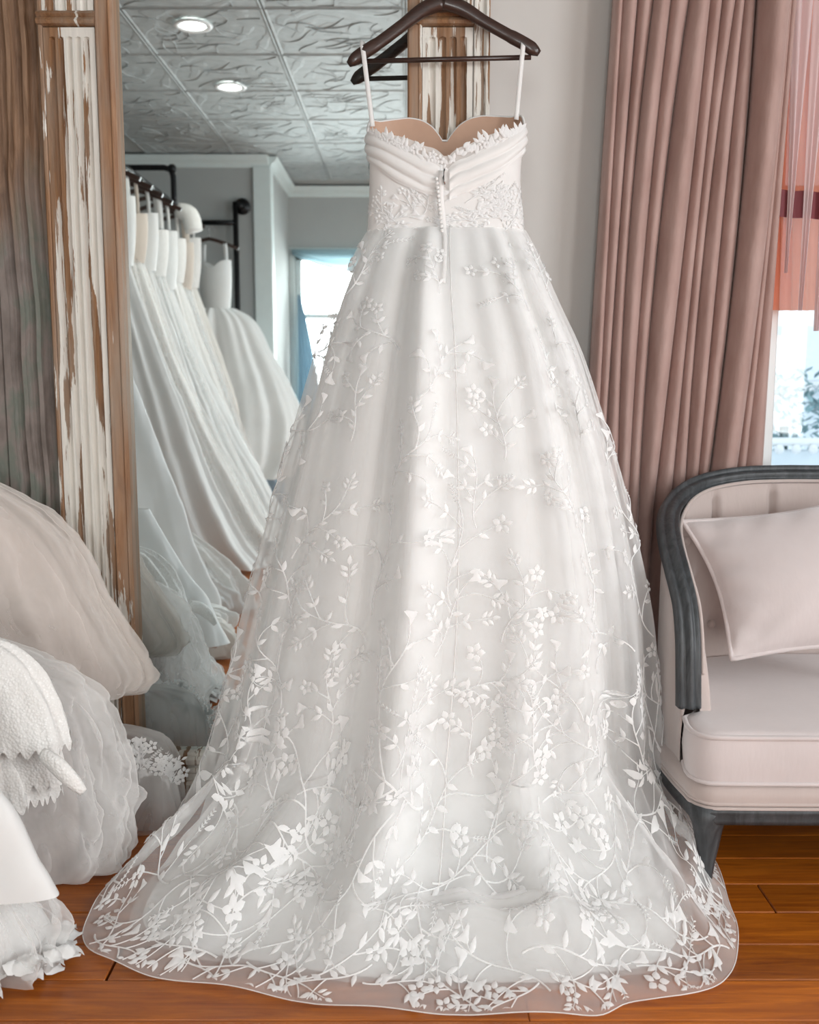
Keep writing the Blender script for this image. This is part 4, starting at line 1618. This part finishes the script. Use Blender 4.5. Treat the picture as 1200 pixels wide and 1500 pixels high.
def top_part(parent, x, y, z0, z1, zs, mat, w=.17, d=.07, neck='sweet', rot=0, strap=.012):
    """bodice from waist z0 to top z1 and straps up to the hanger at zs"""
    nu, nv = 64, 14
    a = np.linspace(-PI, PI, nu + 1)[:-1][None, :]
    t = np.linspace(0, 1, nv)[:, None]
    zt = z1 - .05 * np.exp(-(np.sin(a) / .45) ** 2) * (1.2 if neck == 'deep' else .7)
    Z = z0 + (zt - z0) * t
    k = .86 + .14 * t + .05 * np.sin(PI * t)
    sx, sy = np.sin(a) * w * k, -np.cos(a) * d * k
    c, s = math.cos(rot), math.sin(rot)
    grid('bodice', np.stack([x + sx * c - sy * s, y + sx * s + sy * c, Z], -1), mat, parent, wrap=True)
    for q in (-1, 1):
        b = [(x + q * w * .72 * c, y + q * w * .72 * s, z1 - .012), (x + q * w * .70 * c, y + q * w * .7 * s, (z1 + zs) / 2), (x + q * w * .66 * c, y + q * w * .66 * s, zs - .025)]
        MB().sweep(smooth_path(b, 8), [(-strap / 2, 0), (-strap / 2, .0015), (strap / 2, .0015), (strap / 2, 0)], ref=(0, 1, 0)).build('strap', mat, parent, True)


# --- the low rail at the left, out of the frame, that carries the nearest gowns
LX, LZ = -1.25, 1.66
rack = thing('garment_rack', 'black pipe garment rack behind the tulle gowns at the left', 'rack', (LX, 1.4, 0))
MB().tube([(LX, .45, LZ), (LX, 1.4, LZ), (LX, 2.36, LZ)], .013, 10).build('rail', M['black_iron'], rack, True)
for yy in (.45, 2.36):
    MB().tube([(LX, yy, LZ), (LX, yy, .8), (LX, yy, .02)], .013, 10).build('upright', M['black_iron'], rack, True)
    MB().tube([(LX - .25, yy, .014), (LX, yy, .014), (LX + .25, yy, .014)], .013, 10).build('foot', M['black_iron'], rack, True)

# tulle ballgown nearest the mirror
gA = thing('tulle_gown', 'blush tulle ballgown with billowing skirt leaning on the peeling left pilaster', 'wedding gown', (LX, 2.26, 0))
ptsA = [(-190, 560), (-110, 628), (-40, 682), (0, 708), (50, 736), (100, 775), (132, 815), (160, 862), (200, 926), (228, 972), (234, 990), (222, 1004), (185, 1012), (140, 1000)]
rA = edge_rows(ptsA, 2.26, LX, (.05, .115), (.004, .020))
for k, (sc, m_) in enumerate(((1.0, M['tulle_warm']), (.965, M['tulle_warm']), (.92, M['tulle_warm']))):
    ring('tulle_layer', [(z - .006 * k, xc, yc, rx * sc, ry * sc, fa) for z, xc, yc, rx, ry, fa in rA], m_, gA, 260, 80, ((7, .9), (13, .8), (22, .6), (41, .25)), seed=20 + k, crumple=(.030, 5.5))
ring('lining', [(z - .02, xc, yc, rx * .84, ry * .8, fa) for z, xc, yc, rx, ry, fa in rA[:-2]], M['liner_warm'], gA, 120, 40, seed=25)
top_part(gA, LX, 2.26, rA[0][0] - .02, 1.42, LZ - .07, M['liner_warm'], .15, .055)
simple_hanger(LX, 2.26, LZ - .075, label='dark hanger of the blush tulle ballgown on the low rail', group='hangers on the low rail')

# tiered lace gown over billowing tulle
gB = thing('lace_gown', 'white gown with scalloped lace tiers over a billowing tulle skirt at the left', 'wedding gown', (LX, 1.96, 0))
ptsC = [(-120, 900), (20, 945), (105, 985), (150, 1030), (180, 1090), (193, 1150), (197, 1205), (192, 1245), (170, 1275), (140, 1300), (112, 1322)]
rC = edge_rows(ptsC, 2.02, LX, (.06, .16), (.006, .022))
for k, sc in enumerate((1.0, .955, .90)):
    ring('tulle_layer', [(z, xc, yc, rx * sc, ry * sc, fa) for z, xc, yc, rx, ry, fa in rC], M['tulle_white'], gB, 260, 80, ((6, .7), (11, .7), (19, .6), (37, .35)), seed=30 + k, hem=(.015, 17, .7), crumple=(.050, 7.5))
ring('lining', [(z, xc, yc, rx * .80, ry * .75, fa) for z, xc, yc, rx, ry, fa in rC], M['liner_warm'], gB, 120, 40, seed=35)
for k, (pts, Y_, sc) in enumerate((([(-140, 900), (-40, 925), (30, 950), (72, 1000), (98, 1050), (106, 1082)], 1.90, .10), ([(-140, 930), (-40, 960), (30, 1000), (66, 1060), (90, 1110), (97, 1138)], 1.905, .09),
                                   ([(-140, 1000), (-60, 1030), (10, 1060), (50, 1100), (74, 1140), (80, 1162)], 1.91, .08))):
    ring('lace_tier', edge_rows(pts, Y_, LX, (.05, .13 - .012 * k), (.004, .013)), M['lace'], gB, 520, 40, ((8, .9), (15, .8), (27, .4)), seed=40 + k, hem=(-.020, 84, .85), crumple=(.012, 9))
# turned-up lace cuff hanging below the tiers
q = smooth_path([P(62, 1105, 1.80), P(84, 1122, 1.785), P(104, 1142, 1.78), P(122, 1160, 1.785)], 20)
MB().tube(q, [.008 + .011 * math.sin(PI * min(1, .2 + k / 24)) for k in range(20)], 14, flat=.6).build('lace_cuff', M['lace'], gB, True)
top_part(gB, LX, 1.98, rC[0][0] - .02, 1.40, LZ - .07, M['lace'], .15, .055)
simple_hanger(LX, 1.98, LZ - .075, label='dark hanger of the tiered lace gown on the low rail', group='hangers on the low rail')

# satin gown with a ruffled hem at the frame's lower left
gD = thing('satin_gown', 'smooth white satin gown with petal ruffle hem on the floor at lower left', 'wedding gown', (LX, 1.66, 0))
ptsD = [(-150, 930), (-70, 1060), (-20, 1130), (6, 1170), (32, 1218), (58, 1268), (78, 1305)]
rD = edge_rows(ptsD, 1.62, LX, (.06, .13), (.003, .016))
ring('satin_skirt', rD, M['satin_white'], gD, 200, 50, ((7, 1.0), (12, .5)), seed=50, crumple=(.016, 4))
ptsE = [(-60, 1180), (0, 1250), (50, 1300), (84, 1335), (98, 1362)]
rE = edge_rows(ptsE, 1.67, LX, (.10, .17), (.004, .02))
xe = F(104, 1400)
rE.append((.012, LX, 1.67, xe[0] - LX - .02, .19, .024))
ring('ruffle_skirt', rE, M['tulle_white'], gD, 260, 50, ((13, .6), (29, .5), (47, .5)), seed=52, crumple=(.035, 11))
ring('lining', [(z, xc, yc, rx * .93, ry * .9, fa * .5) for z, xc, yc, rx, ry, fa in rE], M['satin_pearl'], gD, 120, 30, seed=53)
pr = random.Random(8)
for k in range(60):            # the cut petals of the hem
    a = .1 + 1.75 * (k / 59) ** .7 + pr.uniform(-.03, .03)
    rx, ry = xe[0] - LX, .24
    c = vec3((LX + math.sin(a) * rx * pr.uniform(.90, 1.0), 1.67 - math.cos(a) * ry * pr.uniform(.85, 1.0), .006 + pr.uniform(0, .045)))
    u = vec3((math.sin(a + pr.uniform(-.6, .6)), -math.cos(a + pr.uniform(-.6, .6)), pr.uniform(-.5, .3)))
    u /= np.linalg.norm(u)
    w = np.cross(u, (0, 0, 1)); w /= np.linalg.norm(w)
    n = np.cross(w, u)
    L, B = pr.uniform(.03, .05), pr.uniform(.010, .018)
    vv, ff = [], []
    for j in range(6):
        t = j / 5
        for i in range(5):
            q = (i - 2) / 2
            wd = B * math.sin(PI * (.12 + .76 * t)) ** .6
            p = c + u * (L * (t - .2)) + w * (wd * q) + n * (.012 * (1 - q * q) * math.sin(2.5 * t) + .006 * math.sin(6 * t + 2 * q))
            vv.append((p[0], p[1], max(.003, p[2])))
    for j in range(5):
        for i in range(4):
            ff.append((j * 5 + i, j * 5 + i + 1, j * 5 + i + 6, j * 5 + i + 5))
    mesh_obj('hem_petal', vv, ff, M['satin_white'], gD, True)
top_part(gD, LX, 1.66, rD[0][0] - .02, 1.40, LZ - .07, M['satin_white'], .15, .055)
simple_hanger(LX, 1.66, LZ - .075, label='dark hanger of the white satin gown on the low rail', group='hangers on the low rail')

# sheer veil heaped against the foot of the mirror
veil = thing('bridal_veil', 'sheer veil with embroidered edge heaped at the foot of the mirror', 'veil', (-.72, 2.27, 0))
vr = []
for (x, y) in ((212, 1072), (240, 1082), (258, 1105), (266, 1140), (270, 1175), (271, 1215)):
    p = P(x, y, 2.26)
    vr.append((max(p[2], .006), -.78, 2.27, p[0] + .78, .05 + .05 * len(vr) / 5, .004 + .008 * len(vr) / 5))
vr = [(vr[0][0] + .004, -.78, 2.27, .04, .02, .002)] + vr
v1 = ring('veil_layer', vr, M['tulle_white'], veil, 160, 36, ((5, .9), (9, .8), (17, .4)), seed=60, crumple=(.012, 9))
ring('veil_layer', [(z * .8, xc, yc - .03, rx * .93, ry, fa) for z, xc, yc, rx, ry, fa in vr], M['tulle_white'], veil, 160, 36, ((5, .9), (9, .8)), seed=61)
vrr = random.Random(2)
for k in range(7):
    s_ = Spray(300 + k).make(.9, .35)
    a0 = vrr.uniform(.15, 1.2); i0 = vrr.uniform(.12, .5)
    zt_ = [r[0] for r in vr]; 
    zc_ = vr[0][0] * (1 - i0)
    rx_ = float(np.interp(-zc_, [-q[0] for q in vr], [q[3] for q in vr])); ry_ = float(np.interp(-zc_, [-q[0] for q in vr], [q[4] for q in vr]))
    c = vec3((-.78 + math.sin(a0) * rx_, 2.27 - math.cos(a0) * ry_ - .012, zc_))
    ux = vec3((math.cos(a0) * rx_, math.sin(a0) * ry_, 0)); ux /= np.linalg.norm(ux)
    Q = [c + ux * p[0] + vec3((0, -h, p[1])) for p, h in zip(s_.pts, s_.h)]
    mesh_obj('embroidered_spray', [(q[0], q[1], max(q[2], .004)) for q in Q], s_.f, M['embroidery'], v1, True)

# --- gowns seen only in the mirror; depths are measured behind the glass
gG = thing('satin_gown', 'long plain white satin gown nearest the mirror edge in the reflection', 'wedding gown', (-1.45, 2 * MY - 3.87, 0))
ptsG = [(140, 420), (168, 480), (190, 540), (232, 655), (264, 745), (300, 838), (321, 892), (308, 918), (262, 952)]
rG = edge_rows(ptsG, 3.87, -1.45, (.06, .15), (.003, .014), True)
ring('skirt', rG, M['satin_white'], gG, 200, 60, ((8, 1.0), (13, .6), (3, .6)), seed=70, crumple=(.02, 4))
top_part(gG, -1.45, 2 * MY - 3.87, rG[0][0] - .02, rG[0][0] + .28, rG[0][0] + .45, M['satin_white'], .15, .06)
hG = simple_hanger(-1.45, 2 * MY - 3.87, rG[0][0] + .445, label='dark hanger of the plain satin gown nearest in the reflection')
gH = thing('ruffled_gown', 'frothy white ruffled train with a pink satin bow beside the reflected satin gown', 'wedding gown', (-1.3, 2 * MY - 3.55, 0))
for k, pts in enumerate(([(200, 890), (262, 905), (296, 925), (292, 960), (285, 1000), (275, 1030)], [(230, 880), (300, 900), (338, 925), (345, 955), (325, 985), (300, 998)], [(240, 870), (300, 885), (335, 900), (330, 925), (300, 945), (280, 955)])):
    ring('ruffle_tier', edge_rows(pts, 3.55 + .12 * k, -1.3, (.08, .15), (.006, .024), True), (M['satin_white'], M['crepe_cream'], M['lace'])[k], gH, 220, 36, ((9, .9), (17, 1.0), (31, .9)), seed=80 + k, crumple=(.04, 11))
q = smooth_path([vec3(P(x, y, 3.50)) * vec3((1, -1, 1)) + vec3((0, 2 * MY, 0)) for x, y in ((292, 915), (300, 935), (312, 940), (318, 928))], 12)
MB().tube(q, [.012, .022, .03, .034, .034, .03, .026, .024, .026, .026, .02, .01], 10, flat=.6).build('satin_bow', M['blush_satin'], gH, True)
ring('skirt', [(1.15, -1.3, 2 * MY - 3.6, .13, .06, .002), (.9, -1.3, 2 * MY - 3.6, .2, .09, .006), (.5, -1.3, 2 * MY - 3.6, .3, .11, .01), (.2, -1.3, 2 * MY - 3.6, .38, .13, .012)], M['crepe_cream'], gH, 120, 30, seed=84)
gI = thing('feather_gown', 'fluffy feathered white train lying on the floor in the reflection', 'wedding gown', (-1.5, 2 * MY - 4.45, 0))
for k, pts in enumerate(([(280, 780), (325, 815), (352, 845), (368, 868), (364, 895), (330, 915)], [(270, 800), (310, 845), (335, 868), (350, 890), (345, 912), (318, 925)])):
    ring('feather_layer', edge_rows(pts, 4.45 - .1 * k, -1.5, (.08, .14), (.006, .02), True), (M['lace'], M['satin_pearl'])[k], gI, 220, 36, ((11, .9), (23, 1.0), (43, .9)), seed=90 + k, crumple=(.04, 13))
ring('skirt', [(1.3, -1.5, 2 * MY - 4.45, .13, .06, .002), (.9, -1.5, 2 * MY - 4.45, .25, .09, .008), (.4, -1.5, 2 * MY - 4.45, .42, .12, .012)], M['lace'], gI, 120, 30, seed=94)

# wall rack of black pipe running to the far wall
RX, RZ = P(290, 325, 7.78)[0], P(290, 325, 7.78)[2]
wr = thing('pipe_rack', 'black pipe clothes rail along the left wall in the reflection', 'rack', (RX, -1.5, RZ))
MB().tube([(RX, YF + .03, RZ), (RX, -1.2, RZ), (RX, .9, RZ)], .019, 10).build('rail', M['black_iron'], wr, True)
pxv = P(345, 300, 7.83)
ux = pxv[0]
MB().tube([(RX, YF + .04, RZ), ((RX + ux) / 2, YF + .04, RZ), (ux, YF + .04, RZ)], .019, 10).build('cross_pipe', M['black_iron'], wr, True)
MB().tube([(ux, YF + .04, pxv[2] + .02), (ux, YF + .04, 1.4), (ux, YF + .04, .02)], .021, 10).build('upright', M['black_iron'], wr, True)
MB().tube([(ux, YF + .04, pxv[2]), (ux + .045, YF + .04, pxv[2] - .01), (ux + .045, YF + .012, pxv[2] - .01)], .026, 10).tube([(ux + .05, YF + .02, pxv[2] - .01), (ux + .05, YF + .012, pxv[2] - .01), (ux + .05, YF + .001, pxv[2] - .01)], .062, 16).build('flange', M['black_iron'], wr, True)
for yb in (-2.15, -.1):
    zz = P(245, 245, 7.0)[2]
    q = [(XL + .005, yb, zz), (-2.0, yb, zz), (RX - .06, yb, zz), (RX - .015, yb, zz - .015), (RX, yb, zz - .06), (RX, yb, RZ + .05), (RX, yb, RZ)]
    MB().tube(q, .020, 10).ball((RX - .008, yb, zz - .008), .032, 10, 8).build('wall_bracket', M['black_iron'], wr, True)

labs = ['white satin gown first on the reflected rail', 'ivory lace gown second on the reflected rail', 'white crepe gown third on the reflected rail', 'white tulle gown fourth on the reflected rail',
        'pearl satin gown fifth on the reflected rail', 'cream short sleeved lace gown sixth on the reflected rail', 'pearl tulle gown seventh on the reflected rail', 'cream gown last along the reflected rail']
ms = ['satin_white', 'lace', 'satin_white', 'satin_pearl', 'satin_white', 'lace', 'satin_pearl', 'crepe_cream']
gr = random.Random(17)
for i in range(8):
    D = 5.35 + .235 * i
    y_ = 2 * MY - D
    g = thing('hanging_gown', labs[i], 'wedding gown', (RX, y_, 0), 'gowns on the reflected rail')
    zh = RZ - .085
    wz = 1.66 + gr.uniform(-.04, .05)
    hx = (.62, .72, .56, .66, .74, .60, .58, .52)[i]
    m_ = M[ms[i]]
    rows = [(wz, RX, y_, .135, .06, .002), (wz - .25, RX + .01, y_, .20, .075, .008), (1.0, RX + .05, y_, .30 + .1 * (hx - .5), .09, .012), (.5, RX + .10, y_, hx * .72, .10, .015), (.14, RX + .14, y_, hx * .95, .105, .018), (.02, RX + .16, y_, hx * 1.08, .11, .022)]
    ring('skirt', rows, m_, g, 160, 44, ((8, .9), (13, .9), (21, .6)), seed=100 + i, hem=(.01, 12, .9), crumple=(.014, 6))
    if i in (1, 3, 6):
        ring('tulle_layer', [(z, xc, yc, rx * 1.03 + .005, ry * 1.05, fa * 1.3) for z, xc, yc, rx, ry, fa in rows], M['tulle_white'], g, 160, 40, ((8, .9), (15, .9), (27, .6)), seed=120 + i)
    top_part(g, RX, y_, wz - .02, 1.98 + gr.uniform(-.06, .04), zh, M['lace_nude'] if i in (1, 6) else M['lace'] if i % 2 else m_, .18, .065, 'deep', 0, .02 if i % 3 else .05)
    if i == 5:
        for sgn in (-1, 1):
            q = smooth_path([(RX + sgn * .13, y_, zh - .03), (RX + sgn * .20, y_, zh - .06), (RX + sgn * .235, y_, zh - .17)], 10)
            MB().tube(q, [.045, .05, .055, .058, .06, .06, .06, .06, .058, .055], 12, flat=.75).build('sleeve', M['lace'], g, True)
    simple_hanger(RX, y_, zh, label='dark wooden hanger of the ' + labs[i].split(' on ')[0], group='hangers on the reflected rail')

gS = thing('ball_gown', 'full skirted white ballgown hanging alone at the far end in the reflection', 'wedding gown', (-1.42, 2 * MY - 7.3, 0))
xs_ = -1.42
ptsS = [(344, 452), (362, 462), (398, 520), (425, 572), (440, 615), (440, 650), (428, 690), (418, 700)]
rS = edge_rows(ptsS, 7.3, xs_, (.07, .20), (.004, .022), True)
ring('skirt', rS, M['satin_white'], gS, 200, 50, ((10, 1.0), (17, .8), (25, .5)), seed=140, crumple=(.012, 5))
top_part(gS, xs_ + .02, 2 * MY - 7.3, rS[0][0] - .03, P(330, 382, 7.3)[2], P(308, 352, 7.3)[2], M['satin_white'], .125, .07, 'deep', .3, .03)
simple_hanger(xs_ - .02, 2 * MY - 7.3, P(308, 350, 7.3)[2], label='dark hanger of the full skirted ballgown at the far end')
gT = thing('blue_gown', 'dusty blue tulle gown standing behind the reflected ballgown', 'gown', (-1.45, 2 * MY - 7.5, 0))
ring('skirt', [(1.05, -1.45, 2 * MY - 7.5, .14, .07, .002), (.7, -1.45, 2 * MY - 7.5, .3, .11, .01), (.3, -1.45, 2 * MY - 7.5, .46, .13, .018), (.01, -1.45, 2 * MY - 7.5, .55, .14, .022)], M['blue_tulle'], gT, 140, 30, ((8, 1.0), (17, .8)), seed=150)
top_part(gT, -1.45, 2 * MY - 7.5, 1.03, 1.36, 1.52, M['blue_tulle'], .14, .07)

# blue drapes at the alcove window
sw = MB()
X = np.zeros((10, 40, 3))
for j in range(10):
    for i in range(40):
        u, t = i / 39, j / 9
        sag = .03 + .16 * (1 - (2 * u - 1) ** 2)
        X[j, i] = (AX0 - .02 + (AX1 - AX0 + .04) * u, YA + .05 + .025 * math.sin(t * 14 + 2 * u), AZ1 + .03 - (sag + .02) * t)
M['blue_cloth'] = cloth('gray blue window cloth', (.36, .50, .55), .35, .7)
M['blue_drape'] = cloth('slate blue drape', (.16, .26, .33), .15, .7)
tag(grid('swag_valance', X, M['blue_cloth']), 'gray blue swag across the top of the reflected alcove window', 'valance')
X = np.zeros((26, 40, 3))
for j in range(26):
    t = j / 25
    z = 1.80 - 1.72 * t
    w = .02 + .30 * t ** .8
    for i in range(40):
        u = i / 39
        X[j, i] = (AX0 + .03 + w * u, YA + .09 + .018 * math.sin(u * 26) * (.2 + t), z)
tag(grid('blue_drape', X, M['blue_drape']), 'slate blue drape beside the reflected alcove window', 'curtain')

# ------------------------------------------------------------------ outside the window
M['snow'] = plain('pale ground', (.86, .88, .90), .9, noise=.05)
M['pale_siding'] = plain('pale blue siding', (.80, .86, .90), .8, noise=.04)
M['pale_roof'] = plain('pale gray roof', (.74, .80, .86), .8, noise=.06)
M['hedge_leaf'] = plain('blue green leaves', (.24, .38, .40), .7, noise=.3, nscale=9)
struct(MB().box((-6, YB + .3, -.75), (16, 16, -.70)).build('ground', M['snow']), 'pale ground outside the window', 'ground')
YO = 9.0
hs = thing('garden_shed', 'pale shed with a bead trimmed eave outside the window', 'shed', P(1240, 700, YO))
e0, e1 = P(1163, 568, YO), P(1163, 644, YO)
MB().box((e0[0] + .12, YO, -.7), (e0[0] + 3, YO + 2.0, e0[2]), .01).build('wall', M['pale_siding'], hs)
MB().box((e0[0], YO - .2, e0[2]), (e0[0] + 3.2, YO + 2.2, e0[2] + .07), .015).build('eave_board', M['white_frame'], hs)
v = [(e0[0], YO - .2, e0[2] + .07), (e0[0] + 3.2, YO - .2, e0[2] + .07), (e0[0] + 3.2, YO + 2.2, e0[2] + .07), (e0[0], YO + 2.2, e0[2] + .07), (e0[0] + .1, YO + 1, e0[2] + .6), (e0[0] + 3.1, YO + 1, e0[2] + .6)]
mesh_obj('roof', v, [(0, 1, 5, 4), (2, 3, 4, 5), (0, 4, 3), (1, 2, 5), (0, 3, 2, 1)], M['pale_roof'], hs, False)
b = MB()
for k in range(26):
    b.ball((e0[0] + .05 + .12 * k, YO - .22, e0[2] - .02), .045, 8, 6)
o = b.build('bead_trim', M['white_frame'], hs, True); o['kind'] = 'stuff'
YW = 6.5
f0, f1 = P(1124, 652, YW), P(1124, 672, YW)
fe = thing('panel_fence', 'low pale panel fence with bead trimmed coping outside the window', 'fence', (f0[0] + 1.5, YW, -.7))
MB().box((f0[0] - 1, YW - .10, f0[2]), (f0[0] + 4, YW + .10, P(0, 642, YW)[2]), .015).build('coping', M['white_frame'], fe)
for k in range(10):
    MB().box((f0[0] - 1 + .5 * k + .012, YW - .03, -.7), (f0[0] - .5 + .5 * k - .012, YW + .03, f0[2] - .03), .008).build('panel', M['pale_siding'], fe)
b = MB()
for k in range(44):
    b.ball((f0[0] - .95 + .11 * k, YW - .11, f0[2] - .02), .033, 8, 6)
o = b.build('bead_trim', M['white_frame'], fe, True); o['kind'] = 'stuff'
bush = thing('garden_bush', 'blue green bush beyond the fence outside the window', 'bush', (P(1150, 600, 7.6)[0], 7.6, -.7))
bc = P(1150, 605, 7.6)
br_ = random.Random(6)
MB().tube([(bc[0], 7.6, -.7), (bc[0] + .02, 7.6, -.2), (bc[0], 7.6, bc[2] - .1)], .04, 6).build('stem', M['hedge_leaf'], bush, True)
b = MB()
for k in range(900):
    th, ph = br_.uniform(0, 2 * PI), math.acos(br_.uniform(-1, 1))
    r = br_.uniform(.55, 1.0)
    c = (bc[0] + .42 * r * math.sin(ph) * math.cos(th), 7.6 + .4 * r * math.sin(ph) * math.sin(th), bc[2] + .55 * r * math.cos(ph) - .12)
    a, t_ = br_.uniform(0, 6.3), br_.uniform(-.8, .8)
    d = vec3((math.cos(a) * math.cos(t_), math.sin(a) * math.cos(t_), math.sin(t_))) * .05
    w = vec3((-math.sin(a), math.cos(a), 0)) * .022
    c = vec3(c)
    b.add([c - d, c + w, c + d, c - w], [(0, 1, 2, 3)])
o = b.build('leaves', M['hedge_leaf'], bush); o['kind'] = 'stuff'
